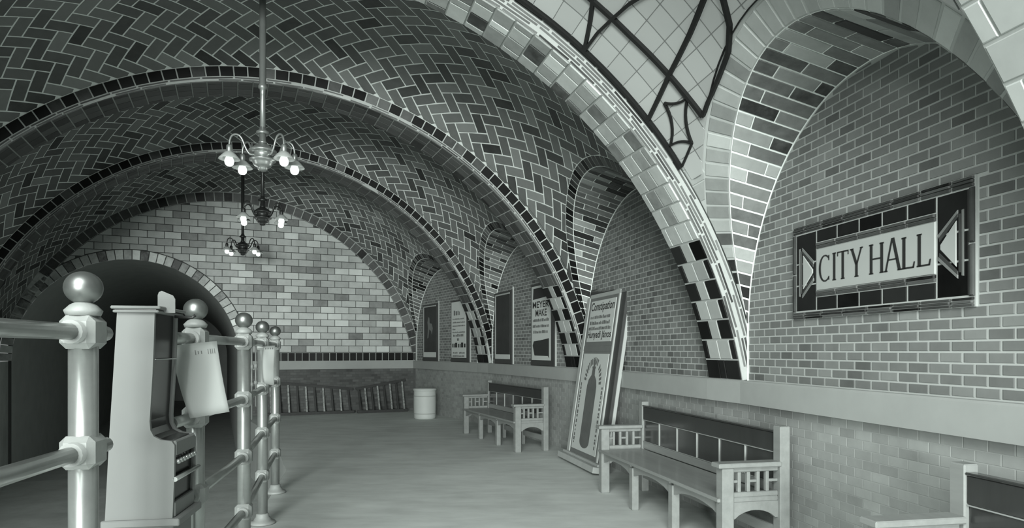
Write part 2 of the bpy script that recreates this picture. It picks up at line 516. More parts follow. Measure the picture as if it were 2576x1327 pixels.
# ------------------------------------------------------------------ transverse arches
def soff_pt(k, x, tau, off=0.0): return lerp(arc_pt(k, False, tau, off), arc_pt(k, True, tau, off), x)
def make_rib(k, tile, face, label, lam, lam_rows):
    body = MB(); n = 72
    for i in range(n+1):
        t = i/n
        body.v += [arc_pt(k, False, t, .003), arc_pt(k, True, t, .003), arc_pt(k, True, t, .42), arc_pt(k, False, t, .42)]
    for i in range(n):
        for j in range(4): body.f.append((4*i+j, 4*i+(j+1) % 4, 4*i+4+(j+1) % 4, 4*i+4+j))
    body.f.append((0, 1, 2, 3)); body.f.append((4*n+3, 4*n+2, 4*n+1, 4*n))
    o = tag(body.build('arch_rib', 'rib_mortar'), label, kind='structure')
    AL = arc_len(k); rows = int(AL/.165); g = .012
    tl = []; nrm = lambda t: norm(sub(soff_pt(k, .5, t, -1.0), soff_pt(k, .5, t)))
    for r in range(rows):
        t0, t1 = (r+g/.165*.6)/rows, (r+1-g/.165*.6)/rows
        q = min(r, rows-1-r)
        if q == 0: ws = [.41, .18, .41]
        elif q < 7: ws = [.16, .34, .34, .16] if q % 2 else [.36, .28, .36]
        else: ws = [.17, .33, .33, .17] if r % 2 else random.choice(([1/3]*3, [.36, .18, .46], [.3, .4, .3]))
        x = 0
        for j, w in enumerate(ws):
            x0, x1 = x+g/.47*(.9 if j == 0 else .5), x+w-g/.47*(.9 if j == len(ws)-1 else .5); x += w
            if q == 0 or (q < 7 and j in (0, len(ws)-1)): mt = 'black_tile'
            elif q < 7: mt = 'rib_tile_light'
            else: mt = tile
            tl.append(('tile', mt, [soff_pt(k, x0, t0), soff_pt(k, x1, t0), soff_pt(k, x1, t1), soff_pt(k, x0, t1)], [nrm(t0), nrm(t0), nrm(t1), nrm(t1)]))
    lay_tiles(o, tl)
    # laminated tile edges on the face towards the platform, then the row of square black tiles
    ph = RIBS[k][2]; nf = (sin(ph), -cos(ph), 0)
    edges = MB(); hgt = lam/lam_rows
    for r in range(lam_rows):
        t = random.random()*.02
        while t < 1:
            dt = random.uniform(.7, 1.2)*.30/AL
            if random.random() < .92:
                a, b = .2*hgt+hgt*r, .82*hgt+hgt*r
                edges.tile([arc_pt(k, False, t, a), arc_pt(k, False, min(t+dt*.93, 1), a), arc_pt(k, False, min(t+dt*.93, 1), b), arc_pt(k, False, t, b)], nf, .002, .001)
            t += dt
    tag(edges.build('tile_edges', 'edge_tile', o), kind='stuff')
    if face:
        tl = []; rows = int(AL*1.03/.150); hi = .165 if k < 4 else .19
        for r in range(rows):
            t0, t1 = (r+.05)/rows, (r+.95)/rows
            tl.append(('square_tile', 'black_tile' if random.random() < .82 else 'dark_tile', [arc_pt(k, False, t0, lam+.006), arc_pt(k, False, t1, lam+.006), arc_pt(k, False, t1, hi), arc_pt(k, False, t0, hi)], nf))
        lay_tiles(o, tl)
    return o
make_rib(0, 'rib_tile_light', False, 'pale tiled transverse arch nearest the camera', .13, 5)
make_rib(1, 'rib_tile', False, 'pale tiled transverse arch beside the skylight', .13, 5)
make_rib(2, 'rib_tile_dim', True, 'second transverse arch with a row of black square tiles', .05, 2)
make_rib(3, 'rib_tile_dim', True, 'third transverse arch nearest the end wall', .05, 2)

# ------------------------------------------------------------------ vaults and wall arches
def gz(z): return z + .16*((z-ZB)/2.0)**2
def lun_samples(bay):
    P = lun_profile(bay)
    out = []
    for w, z in P:
        u, v, p = groin(bay, w, gz(z))
        wp = lun_wall(bay, w, z)
        A, B, d, n = wall_line(bay)
        if dot(sub(wp, p), n) < .012: p = sub(wp, mul(n, .012)); p = (p[0], p[1], gz(z))
        out.append((w, z, u, v, wp, p))
    return out
def offset_curve(uv, o):
    res = []
    for i in range(len(uv)):
        a, b = uv[max(i-1, 0)], uv[min(i+1, len(uv)-1)]
        l = hypot(b[0]-a[0], b[1]-a[1]) or 1
        res.append((uv[i][0]-(b[1]-a[1])/l*o, uv[i][1]+(b[0]-a[0])/l*o))
    return res
def resample(seq, pos, step):
    """walk along seq measuring distance between pos(i) points; return fractional indices"""
    out = [0.0]; acc = 0
    for i in range(len(seq)-1):
        a, b = pos(seq[i]), pos(seq[i+1]); l = sqrt(sum((a[j]-b[j])**2 for j in range(len(a)))); s = 0
        while acc + (l-s) >= step and l > 1e-9:
            s += step-acc; acc = 0; out.append(i+min(s/l, 1))
        acc += l-s
    return out
def at(seq, x):
    i = min(int(x), len(seq)-2); k = x-i
    return tuple(lerp(seq[i][j], seq[i+1][j], k) if isinstance(seq[i][j], tuple) else seq[i][j]*(1-k)+seq[i+1][j]*k for j in range(len(seq[i])))
SIGN = (-.745, .745, 1.615, 2.245)        # the station sign on the first bay's wall: w and z range
def make_bay(bay):
    L, V = bay_dims(bay)
    S = lun_samples(bay)
    A, B, d, n = wall_line(bay); W = hypot(A[0]-B[0], A[1]-B[1]); al = LUN[bay][0]
    G = [(s[2], s[3]) for s in S]
    # vault shell
    us = [0.0, .5*(G[0][0]), G[0][0]-1e-4]; lows = [0.0, 0.0, 0.0]
    for s in S[4:-5]: us.append(s[2]); lows.append(s[3])
    us += [G[-1][0]+1e-4, .5*(G[-1][0]+L), L]; lows += [0.0, 0.0, 0.0]
    shell = MB(); nv = 60
    for u, lo in zip(us, lows):
        for j in range(nv+1):
            x = j/nv; v = lo+(V-lo)*x
            s_ = min(max(u/L, 0), 1); tau = min(max(v/V, .0001), .9999)
            shell.v.append(vault_pt(bay, s_, tau))
    for i in range(len(us)-1):
        for j in range(nv):
            a = i*(nv+1)+j; shell.sm.add(len(shell.f)); shell.f.append((a, a+1, a+nv+2, a+nv+1))
    vault = tag(shell.build('ceiling', 'plaster_light' if bay == 0 else 'vault_mortar'),
                ['vault bay with the leaded skylight above the station sign', 'herringbone brick vault behind the nearest chandelier', 'herringbone brick vault between the second and third arches', 'herringbone brick vault against the end wall'][bay], kind='structure')
    rw = .20 if bay == 0 else .125
    # ring of tiles round the wall arch, on the vault side
    idx = resample(S, lambda s: s[5], .105 if bay == 0 else .095)
    tl = []; inner = offset_curve(G, .006); outer = offset_curve(G, rw)
    full = [(inner[i], outer[i]) for i in range(len(G))]
    for i in range(len(idx)-1):
        k = .085
        a0, a1 = at(full, idx[i]+(idx[i+1]-idx[i])*k), at(full, idx[i+1]-(idx[i+1]-idx[i])*k)
        q = [a0[0], a1[0], a1[1], a0[1]]
        if min(p[0] for p in q) < .005 or max(p[0] for p in q) > L-.005:
            q = clip(clip(q, .01, 0, 1, 0), L-.01, 0, -1, 0); q = tidy(q)
            if len(q) < 3 or parea(q) < .0012: continue
        m3 = [vault_uv(bay, *p) for p in q]; zz = m3[0][0][2]
        if bay == 0: mt = 'ring_light' if (zz > 2.3 or random.random() < .2) else 'dark_tile'
        else: mt = 'dark_tile' if (zz > 2.0 and random.random() < .75) else 'black_tile'
        tl.append(('ring_tile', mt, [p for p, _ in m3], [n_ for _, n_ in m3]))
    if bay == 0:        # tiles beside the arch, below the tip of the skylight
        for side in (0, 1):
            v = .25
            while v < 1.85:
                u0, u1 = (.012, .16) if side == 0 else (L-.16, L-.012)
                q = [(u0, v+.006), (u1, v+.006), (u1, v+.139), (u0, v+.139)]
                q = tidy(clip_curve(q, outer, .008))
                if len(q) >= 3 and parea(q) > .003:
                    m3 = [vault_uv(bay, *p) for p in q]
                    tl.append(('ring_tile', 'ring_light' if (v > 1.15 or random.random() < .2) else 'dark_tile', [p for p, _ in m3], [n_ for _, n_ in m3]))
                v += .145
    lay_tiles(vault, tl)
    # soffit of the wall arch
    ruled = MB()
    for s in S: ruled.v += [s[4], s[5]]
    for i in range(len(S)-1): ruled.f.append((2*i, 2*i+1, 2*i+3, 2*i+2)); ruled.sm.add(i)
    reveal = tag(ruled.build('wall_arch', 'vault_mortar'), ['deep brick soffit of the arch over the station sign', 'brick soffit of the wall arch behind the leaning advertisement', 'brick soffit of the wall arch over the two posters beside the second arch', 'dark brick soffit of the last wall arch by the end wall'][bay], kind='structure')
    idx = resample(S, lambda s: s[5], .105 if bay == 0 else .095); tl = []
    ctr = lun_wall(bay, 0, LUN[bay][1])
    for i in range(len(idx)-1):
        k = .075; x0, x1 = idx[i]+(idx[i+1]-idx[i])*k, idx[i+1]-(idx[i+1]-idx[i])*k
        s0, s1 = at(S, x0), at(S, x1)
        D = sqrt(dot(sub(s0[4], s0[5]), sub(s0[4], s0[5])))
        if D < .03: continue
        cuts = [0.0]; first = (.30 if i % 2 else .13)+random.uniform(-.03, .03); x = first
        while x < D-.09: cuts.append(x/D); x += .30
        cuts.append(1.0)
        for j in range(len(cuts)-1):
            f0, f1 = cuts[j]+.005/D, cuts[j+1]-(.012 if j == len(cuts)-2 else .005)/D
            q = [lerp(s0[5], s0[4], f0), lerp(s0[5], s0[4], f1), lerp(s1[5], s1[4], f1), lerp(s1[5], s1[4], f0)]
            nr = norm(cross(sub(q[1], q[0]), sub(q[3], q[0])))
            if dot(nr, sub(ctr, q[0])) < 0: nr = mul(nr, -1)
            low = q[0][2] < 2.05
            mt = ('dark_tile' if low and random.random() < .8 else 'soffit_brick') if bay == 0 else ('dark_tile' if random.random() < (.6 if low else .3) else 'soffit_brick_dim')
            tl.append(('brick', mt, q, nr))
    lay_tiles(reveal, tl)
    # brick wall inside the arch
    wall = MB(); prof = [(s[0], s[1]) for s in S]
    wall.poly([lun_wall(bay, w, z) for w, z in prof])
    wl = tag(wall.build('wall_right', 'lunette_mortar'), ['brick wall of the first bay carrying the station sign', 'brick wall of the second bay behind the leaning advertisement', 'brick wall of the third bay with two posters', 'brick wall of the last bay with two posters'][bay], kind='structure')
    # the arch meets the springings: narrow mortar strips beside the brickwork
    strips = MB()
    for sg in (-1, 1):
        strips.poly([lun_wall(bay, sg*al, ZB), lun_wall(bay, sg*(W/2+.02), ZB), lun_wall(bay, sg*(W/2+.02), 2.3), lun_wall(bay, sg*al, 2.3)])
    strips.build('mortar_strip', 'lunette_mortar', wl)
    rev = [(w, z) for w, z in prof][::-1]; tl = []; nr = mul(n, -1)
    for p in brick_rows(-al-.05, al+.05, ZB+.004, 3.4, .142, .0560, .011, shift=.03):
        pieces = [p]
        if bay == 0:
            c = pmid(p); x0, x1, z0, z1 = SIGN
            if z0 < c[1] < z1: pieces = [clip(p, x0-.004, 0, -1, 0), clip(p, x1+.004, 0, 1, 0)]
            elif x0-.06 < c[0] < x1+.06 and z0-.05 < c[1] < z1+.05: pieces = [clip(p, 0, z1+.004, 0, 1) if c[1] > z1 else clip(p, 0, z0-.004, 0, -1)]
        for q in pieces:
            q = tidy(q)
            if len(q) < 3: continue
            q = tidy(clip_curve(q, rev, .012))
            if len(q) < 3 or parea(q) < .0006: continue
            tl.append(('brick', 'lunette_brick', [lun_wall(bay, w, z) for w, z in q], nr))
    lay_tiles(wl, tl, limit=300, minpx=90, h=.004, inset=.003)
    # herringbone
    if bay > 0:
        bw = .142; g = .017; tl = []; R2 = sqrt(.5)
        lim = offset_curve(G, rw+.004); n_ = int(V/bw)+14
        for x in range(-n_, n_):
            for y in range(-n_, n_):
                r = (x-y) % 4
                if r == 0: q = [(x, y), (x+2, y), (x+2, y+1), (x, y+1)]
                elif r == 2: q = [(x, y-1), (x+1, y-1), (x+1, y+1), (x, y+1)]
                else: continue
                x0, y0 = q[0]; x1, y1 = q[2]; e = g/2
                q = [(x0*bw+e, y0*bw+e), (x1*bw-e, y0*bw+e), (x1*bw-e, y1*bw-e), (x0*bw+e, y1*bw-e)]
                q = [((a-b)*R2+L/2, (a+b)*R2+V/2) for a, b in q]
                c = pmid(q)
                if not (-.3 < c[0] < L+.3 and -.3 < c[1] < V+.3): continue
                q = clip(q, .008, 0, 1, 0); q = clip(q, L-.008, 0, -1, 0) if len(q) > 2 else q
                q = clip(q, 0, .01, 0, 1) if len(q) > 2 else q
                q = clip(q, 0, V-.01, 0, -1) if len(q) > 2 else q
                q = tidy(q)
                if len(q) < 3: continue
                if pmid(q)[1] < 3.0: q = tidy(clip_curve(q, lim, .004))
                if len(q) < 3 or parea(q) < .0015: continue
                m3 = [vault_uv(bay, *p) for p in q]
                tl.append(('brick', 'vault_brick', [p for p, _ in m3], [nn for _, nn in m3]))
        lay_tiles(vault, tl, limit=300, minpx=90, h=.004, inset=.003)
    return vault
VAULTS = [make_bay(b) for b in range(4)]

# ------------------------------------------------------------------ end wall with the tunnel
EP, _, EPH, EA, EB = RIBS[4]
_, ER, EZC = rib_circle(4)
END_N = (sin(EPH), -cos(EPH), 0)
def end_pt(t, z, o=0.0): return (EP[0]-cos(EPH)*t+END_N[0]*o, EP[1]-sin(EPH)*t+END_N[1]*o, z)
TT, TZ, TA, TB = 5.80, 1.20, 2.0, 2.03
def tun_z(t): return TZ+TB*sqrt(max(0, 1-((t-TT)/TA)**2)) if abs(t-TT) < TA else None
ts = sorted(set([0, EDGE, TT-TA-1e-4, TT+TA+1e-4] + [2*EA*i/60 for i in range(61)] + [TT+TA*sin(pi/2*i/16) for i in range(-16, 17)]))
wall = MB()
for t in ts:
    up = EZC+sqrt(max((ER+.45)**2-(t-EA)**2, .04))
    lo = tun_z(min(max(t, TT-TA+1e-6), TT+TA-1e-6)) if abs(t-TT) <= TA+5e-5 else -1.1
    wall.v += [end_pt(t, lo), end_pt(t, up)]
for i in range(len(ts)-1):
    if abs((ts[i]+ts[i+1])/2-TT) <= TA or True: wall.f.append((2*i, 2*i+1, 2*i+3, 2*i+2))
# the two side strips beside the opening
end = tag(wall.build('wall_end', 'end_mortar'), 'pale brick end wall with the arched tunnel opening', kind='structure')
tl = []
arch_in = [(EA-ER*cos(asin((ZB-EZC)/ER)+x*(pi-2*asin((ZB-EZC)/ER))), EZC+ER*sin(asin((ZB-EZC)/ER)+x*(pi-2*asin((ZB-EZC)/ER)))) for x in [i/90 for i in range(91)]]
rev = arch_in[::-1]
RT = .20
tun_out = [(TT+(TA+RT)*cos(pi*i/60), TZ+(TB+RT)*sin(pi*i/60)) for i in range(61)]
for p in brick_rows(-.05, 2*EA+.05, ZB+.195, 4.7, .31, .1455, .011):
    q = tidy(clip_curve(p, rev, .008))
    if len(q) < 3: continue
    c = pmid(q)
    if hypot((c[0]-TT)/(TA+RT+.6), (c[1]-TZ)/(TB+RT+.6)) < 1: q = tidy(clip_curve(q, tun_out[::-1], .006))
    if len(q) < 3 or parea(q) < .003: continue
    c = pmid(q)
    if hypot((c[0]-TT)/(TA+RT), (c[1]-TZ)/(TB+RT)) < .99: continue
    tl.append(('brick', 'end_brick', [end_pt(t, z) for t, z in q], END_N))
for i in range(25):
    tl.append(('black_tile', 'black_tile', [end_pt(i*.148+.006+x, z) for x, z in ((0, ZB+.008), (.134, ZB+.008), (.134, ZB+.182), (0, ZB+.182))], END_N))
n = 64
for i in range(n):
    f = lambda x, o: (EA-(ER+o)*cos(asin((ZB-EZC)/ER)+x*(pi-2*asin((ZB-EZC)/ER))), EZC+(ER+o)*sin(asin((ZB-EZC)/ER)+x*(pi-2*asin((ZB-EZC)/ER))))
    x0, x1 = (i+.05)/n, (i+.95)/n
    if x0 > .93: continue
    tl.append(('ring_tile', 'dark_tile' if x0 < .55 else 'tunnel_brick' if x0 > .83 else 'dark_tile', [end_pt(*f(x0, .006)), end_pt(*f(x1, .006)), end_pt(*f(x1, .185)), end_pt(*f(x0, .185))], END_N))
n = 44
for i in range(n):
    x0, x1 = pi*(i+.05)/n, pi*(i+.95)/n
    g_ = lambda x, o: (TT+(TA+o)*cos(x), TZ+(TB+o)*sin(x))
    tl.append(('arch_tile', 'tunnel_brick', [end_pt(*g_(x0, 0)), end_pt(*g_(x1, 0)), end_pt(*g_(x1, RT-.01)), end_pt(*g_(x0, RT-.01))], END_N))
bed = MB(); bed.poly([end_pt(0, ZB, .002), end_pt(3.70, ZB, .002), end_pt(3.70, ZB+.188, .002), end_pt(0, ZB+.188, .002)])
bed.build('mortar_bed', 'lunette_mortar', end)
bed = MB(); be0 = asin((ZB-EZC)/ER)
for i in range(81):
    be = be0+.93*i/80*(pi-2*be0)
    for o in (0.0, .195): bed.v.append(end_pt(EA-(ER+o)*cos(be), EZC+(ER+o)*sin(be), .002))
for i in range(80): bed.f.append((2*i, 2*i+1, 2*i+3, 2*i+2))
bed.build('mortar_bed', 'lunette_mortar', end)
lay_tiles(end, tl, limit=300, minpx=55)
# lower part of the end wall: band and dark dado
m = MB(); m.hexa([end_pt(-.1, ZB0), end_pt(3.68, ZB0), end_pt(3.68, ZB0, .03), end_pt(-.02, ZB0, .03), end_pt(-.1, ZB), end_pt(3.68, ZB), end_pt(3.68, ZB, .03), end_pt(-.02, ZB, .03)])
tag(m.build('trim_3', 'stone_band'), 'pale stone band across the foot of the end wall', kind='structure')
m = MB(); m.poly([end_pt(-.1, 0, .008), end_pt(3.70, 0, .008), end_pt(3.70, ZB0, .008), end_pt(-.1, ZB0, .008)])
ed = tag(m.build('wall_end', 'dado_dark'), 'dark dado at the foot of the end wall behind the ladders', kind='structure')
tl = [('brick', 'dado_dark', [end_pt(t, z, .008) for t, z in p], END_N) for p in brick_rows(0, 3.69, 0, ZB0, .142, .0575, .008)]
lay_tiles(ed, tl, limit=0, h=.003, inset=.003)
# tunnel barrel behind the opening
sec = [(TT+TA, -1.1)]+[(TT+TA*cos(pi*i/24), TZ+TB*sin(pi*i/24)) for i in range(25)]+[(TT-TA, -1.1)]
m = MB()
for o in (0, -22):
    for t, z in sec: m.v.append(end_pt(t, z, o))
k = len(sec)
for i in range(k-1): m.f.append((i, i+1, k+i+1, k+i))
m.f.append((k-1, 0, k, 2*k-1)); m.f.append(tuple(range(k, 2*k)))
tag(m.build('tunnel', 'tunnel_dark'), 'dark tunnel leaving through the end wall', kind='structure')

# ------------------------------------------------------------------ skylight in the first bay
sky = MB(); L0, V0 = bay_dims(0)
S0 = lun_samples(0); G0 = [(s[2], s[3]) for s in S0]; RING0 = offset_curve(G0, .225)
skylight = tag(empty('window_1'), 'leaded glass skylight with iron bars in the vault of the first bay', kind='structure')
def v_pt(u, v, o=0.0):
    p, n = vault_uv(0, u, v)
    return add(p, mul(n, o))
tl = []; cu, cv = .157, .188
for i in range(17):
    for j in range(52):
        u, v = .02+i*cu, 1.75+j*cv
        if v > V0-1.7: continue
        q = [(u+.002, v+.002), (u+cu-.002, v+.002), (u+cu-.002, v+cv-.002), (u+.002, v+cv-.002)]
        q = clip(q, L0-.035, 0, -1, 0); q = clip(q, .035, 0, 1, 0) if len(q) > 2 else []
        q = tidy(q)
        if len(q) < 3: continue
        if pmid(q)[1] < 3.0: q = tidy(clip_curve(q, RING0, .0))
        if len(q) < 3 or parea(q) < .0012: continue
        m3 = [vault_uv(0, *p) for p in q]
        tl.append(('pane', 'glass_pane', [add(p, mul(n, .010)) for p, n in m3], [n for _, n in m3]))
lay_tiles(skylight, tl, h=.003, inset=.001, minpx=40)
lead = MB()
def strip(path, w, h, o, mb):
    """flat bar lying on the glass along (u,v) points"""
    pts = []
    for i in range(len(path)-1):
        n = max(1, int(hypot(path[i+1][0]-path[i][0], path[i+1][1]-path[i][1])/.06))
        pts += [lerp(path[i], path[i+1], j/n) for j in range(n)]
    pts.append(path[-1])
    k = len(mb.v)
    for i, p in enumerate(pts):
        a, b = pts[max(i-1, 0)], pts[min(i+1, len(pts)-1)]
        l = hypot(b[0]-a[0], b[1]-a[1]) or 1; nx, ny = -(b[1]-a[1])/l*w/2, (b[0]-a[0])/l*w/2
        mb.v += [v_pt(p[0]-nx, p[1]-ny, o), v_pt(p[0]+nx, p[1]+ny, o), v_pt(p[0]+nx, p[1]+ny, o+h), v_pt(p[0]-nx, p[1]-ny, o+h)]
    for i in range(len(pts)-1):
        for j in range(4): mb.f.append((k+4*i+j, k+4*i+(j+1) % 4, k+4*i+4+(j+1) % 4, k+4*i+4+j))
    mb.f.append((k+3, k+2, k+1, k)); e = k+4*(len(pts)-1); mb.f.append((e, e+1, e+2, e+3))
def ring_v(u):
    for i in range(len(RING0)-1):
        a, b = RING0[i], RING0[i+1]
        if a[0] <= u <= b[0] and b[0] > a[0]: return a[1]+(b[1]-a[1])*(u-a[0])/(b[0]-a[0])
    return 1.9
for i in range(1, 17):
    u = .02+i*cu
    if .05 < u < L0-.05: strip([(u, ring_v(u)+.02), (u, V0-1.75)], .0055, .004, .012, lead)
for j in range(52):
    v = 1.75+j*cv
    if v > V0-1.75: continue
    us = [x/40*L0 for x in range(1, 40) if ring_v(x/40*L0) < v]
    seg = []
    for x in range(1, 40):
        u = x/40*L0
        if ring_v(u)+.01 < v: seg.append((u, v))
        elif len(seg) > 1: strip([seg[0], seg[-1]], .0055, .004, .012, lead); seg = []
        else: seg = []
    if len(seg) > 1: strip([seg[0], seg[-1]], .0055, .004, .012, lead)
tag(lead.build('lead_lattice', 'lead', skylight), kind='stuff')
def bar(path, w=.030, h=.035):
    m = MB(); strip(path, w, h, .012, m); m.build('glazing_bar', 'iron', skylight)
def mir(path): return [(L0-u, v) for u, v in path]
edge = [(L0-.025, 1.88), (L0-.025, 2.6), (L0-.025, 3.3), (L0-.025, 6.0), (L0-.025, V0-1.75)]
bar2 = [(2.16, 2.11), (2.19, 2.5), (2.22, 2.9), (2.23, 3.25), (2.23, 6.0)]
bar3 = [(2.55, 2.35), (2.38, 2.42), (2.18, 2.50), (1.86, 2.60), (1.63, 2.68), (1.2845, 2.78)]
crv = [(2.16, 2.11), (2.06, 2.17), (1.91, 2.24), (1.71, 2.34), (1.58, 2.46), (1.50, 2.60), (1.44, 2.80), (1.42, 3.2)]
v1 = [(2.545, 3.10), (2.36, 3.19), (2.23, 3.26), (2.10, 3.38)]
v2 = [(2.545, 3.10), (2.38, 3.10), (2.21, 3.07), (2.06, 3.04), (1.85, 2.97)]
for p, w_ in ((edge, .020), (bar2, .024), (bar3, .030), (crv, .022), (v1, .026), (v2, .024)): bar(p, w_); bar(mir(p), w_)
rim = [p for p in RING0 if .03 < p[0] < L0-.03 and p[1] > 2.05]
bar(rim, .008, .012)
def arc2(a, b, sag, n=8):
    dx, dy = b[0]-a[0], b[1]-a[1]; l = hypot(dx, dy)
    return [(a[0]+dx*i/n-dy/l*sag*4*(i/n)*(1-i/n), a[1]+dy*i/n+dx/l*sag*4*(i/n)*(1-i/n)) for i in range(n+1)]
qa, qb, qc, qd = (2.36, 2.37), (2.185, 2.285), (2.36, 1.995), (2.52, 2.08)
for p in (arc2(qa, qb, .022), arc2(qb, qc, .035), arc2(qc, qd, .022), arc2(qd, qa, .035), [qc, (2.53, 1.89)]): bar(p, .016, .02); bar(mir(p), .016, .02)

# ------------------------------------------------------------------ station sign
A_, B_, sd, sn = wall_line(0)
M_ = ((A_[0]+B_[0])/2, (A_[1]+B_[1])/2)
def sg(x, z, o=0.0):
    """sign coordinates: x to the reader's right, o out of the wall"""
    return (M_[0]-sd[0]*x-sn[0]*o, M_[1]-sd[1]*x-sn[1]*o, z)
sign_n = mul(sn, -1)
sign = empty('station_sign', (M_[0], M_[1], 1.612)); SO = (M_[0], M_[1], 1.612)
tag(sign, 'dark tiled station sign reading CITY HALL on the brick wall', 'sign')
def sp(x, z, o=0.0): return sub(sg(x, z, o), SO)
m = MB()
m.hexa([sp(-.738, 1.611, 0), sp(.738, 1.611, 0), sp(.738, 2.246, 0), sp(-.738, 2.246, 0), sp(-.738, 1.611, .0125), sp(.738, 1.611, .0125), sp(.738, 2.246, .0125), sp(-.738, 2.246, .0125)])
m.build('backing', 'lunette_mortar', sign)
def slab(name, mt, pts, o0, o1, bev=.004, parent=None):
    m = MB(); c = (sum(p[0] for p in pts)/len(pts), sum(p[1] for p in pts)/len(pts))
    m.tile([sp(x, z, o0) for x, z in pts], sign_n, o1-o0, bev); return m.build(name, mt, parent or sign)
def rect(x0, x1, z0, z1): return [(x0, z0), (x1, z0), (x1, z1), (x0, z1)]
def moulding(x0, x1, z0, z1, along_x=True, n=3):
    m = MB()
    for i in range(n):
        f0, f1 = i/n+.04, (i+1)/n-.05
        r = rect(x0, x1, z0+(z1-z0)*f0, z0+(z1-z0)*f1) if along_x else rect(x0+(x1-x0)*f0, x0+(x1-x0)*f1, z0, z1)
        m.tile([sp(x, z, .010) for x, z in r], sign_n, .012 if i != 1 else .018, .005)
    m.build('moulding_tile', 'sign_moulding', sign)
for z0, z1 in ((2.192, 2.245), (1.612, 1.660)):
    xs = [-.735, -.60, -.42, -.21, 0.0, .20, .40, .60, .735]
    for a, b in zip(xs, xs[1:]): moulding(a+.004, b-.004, z0, z1)
for x0, x1 in ((-.737, -.705), (.705, .737)):
    for z0, z1 in ((1.664, 1.915), (1.923, 2.188)): moulding(x0, x1, z0, z1, False, 2)
cols = [-.482, -.276, -.075, .116, .307, .504]
for a, b in zip(cols, cols[1:]):
    slab('field_tile', 'sign_dark', rect(a+.006, b-.006, 2.110, 2.186), .011, .0165)
    slab('field_tile', 'sign_dark', rect(a+.006, b-.006, 1.667, 1.748), .011, .0165)
    moulding(a+.003, b-.003, 2.066, 2.104, True, 2); moulding(a+.003, b-.003, 1.753, 1.790, True, 2)
for a, b in ((-.698, -.489), (.511, .698)):
    for z0, z1 in ((1.669, 1.836), (1.846, 1.983), (1.993, 2.184)):
        slab('field_tile', 'sign_dark', rect(a, b, z0, z1), .011, .0165)
slab('name_panel', 'sign_white', rect(-.478, .500, 1.794, 2.062), .008, .020)
for s_, xb, xt in ((-1, -.619, -.515), (1, .632, .532)):
    zt = 1.925
    slab('arrow_head', 'sign_white', [(xb, 1.815), (xt, zt-.012), (xt, zt+.012), (xb, 2.043)], .014, .022)
    dx = -s_
    for k_, (w0, mt) in enumerate(((.016, 'sign_moulding'), (.034, 'frame_grey'))):
        e0 = w0; e1 = w0+.010
        for zs in (1, -1):
            p = [(xb-dx*.01, zt+zs*(.118+e0)), (xb-dx*.01, zt+zs*(.118+e1+.008)), (xt+dx*(e1*.3), zt+zs*(.020+e1)), (xt+dx*(e0*.3), zt+zs*(.012+e0))]
            slab('arrow_moulding', mt, p, .014, .022, .002)
        p = rect(min(xb-dx*e0, xb-dx*e1), max(xb-dx*e0, xb-dx*e1), 1.80-e0, 2.058+e0)
        slab('arrow_moulding', mt, p, .014, .022, .002)
def letter(polys):
    m = MB()
    for p in polys: m.tile([sp(x, z, .020) for x, z in p], sign_n, .0025, .0006)
    m.build('letter', 'sign_letter', sign)
B0, T0 = 1.842, 2.016; H_ = T0-B0; th, tn, se = .021, .012, .008
def stem(x, w=th): return [rect(x-w/2, x+w/2, B0, T0), rect(x-w/2-.007, x+w/2+.007, B0, B0+se), rect(x-w/2-.007, x+w/2+.007, T0-se, T0)]
def diag(x0, z0, x1, z1, w): return [(x0-w/2, z0), (x0+w/2, z0), (x1+w/2, z1), (x1-w/2, z1)]
cc = []
for i in range(18):
    a0, a1 = radians(48+264*i/18), radians(48+264*(i+1)/18)
    def ring(a, inner):
        wd = th*(.45+.55*max(0, -cos(a)))
        rx, rz = .062-(wd if inner else 0), H_/2-(.010 if inner else 0)
        return (-.385+rx*cos(a), (B0+T0)/2+rz*sin(a))
    cc.append([ring(a0, False), ring(a1, False), ring(a1, True), ring(a0, True)])
cc += [rect(-.350, -.342, T0-.040, T0-.006), rect(-.350, -.342, B0+.010, B0+.034)]
letter(cc)
letter(stem(-.293))
letter(stem(-.212)+[rect(-.262, -.160, T0-.008, T0), rect(-.264, -.257, T0-.028, T0), rect(-.166, -.159, T0-.028, T0)])
zy = B0+.080
letter([rect(-.088-th/2, -.088+th/2, B0, zy+.01), rect(-.106, -.070, B0, B0+se), diag(-.088, zy-.006, -.130, T0, th), diag(-.086, zy-.006, -.045, T0, tn), rect(-.146, -.114, T0-se, T0), rect(-.058, -.032, T0-se, T0)])
letter(stem(.037)+stem(.122)+[rect(.045, .115, B0+.082, B0+.091)])
letter([diag(.153, B0, .203, T0+.012, tn), diag(.258, B0, .208, T0+.012, th), rect(.170, .240, B0+.062, B0+.070), rect(.142, .168, B0, B0+se), rect(.243, .276, B0, B0+se)])
for x in (.290, .398): letter(stem(x)+[rect(x, x+.072, B0, B0+.009), [(x+.060, B0), (x+.072, B0), (x+.078, B0+.034), (x+.070, B0+.034)]])

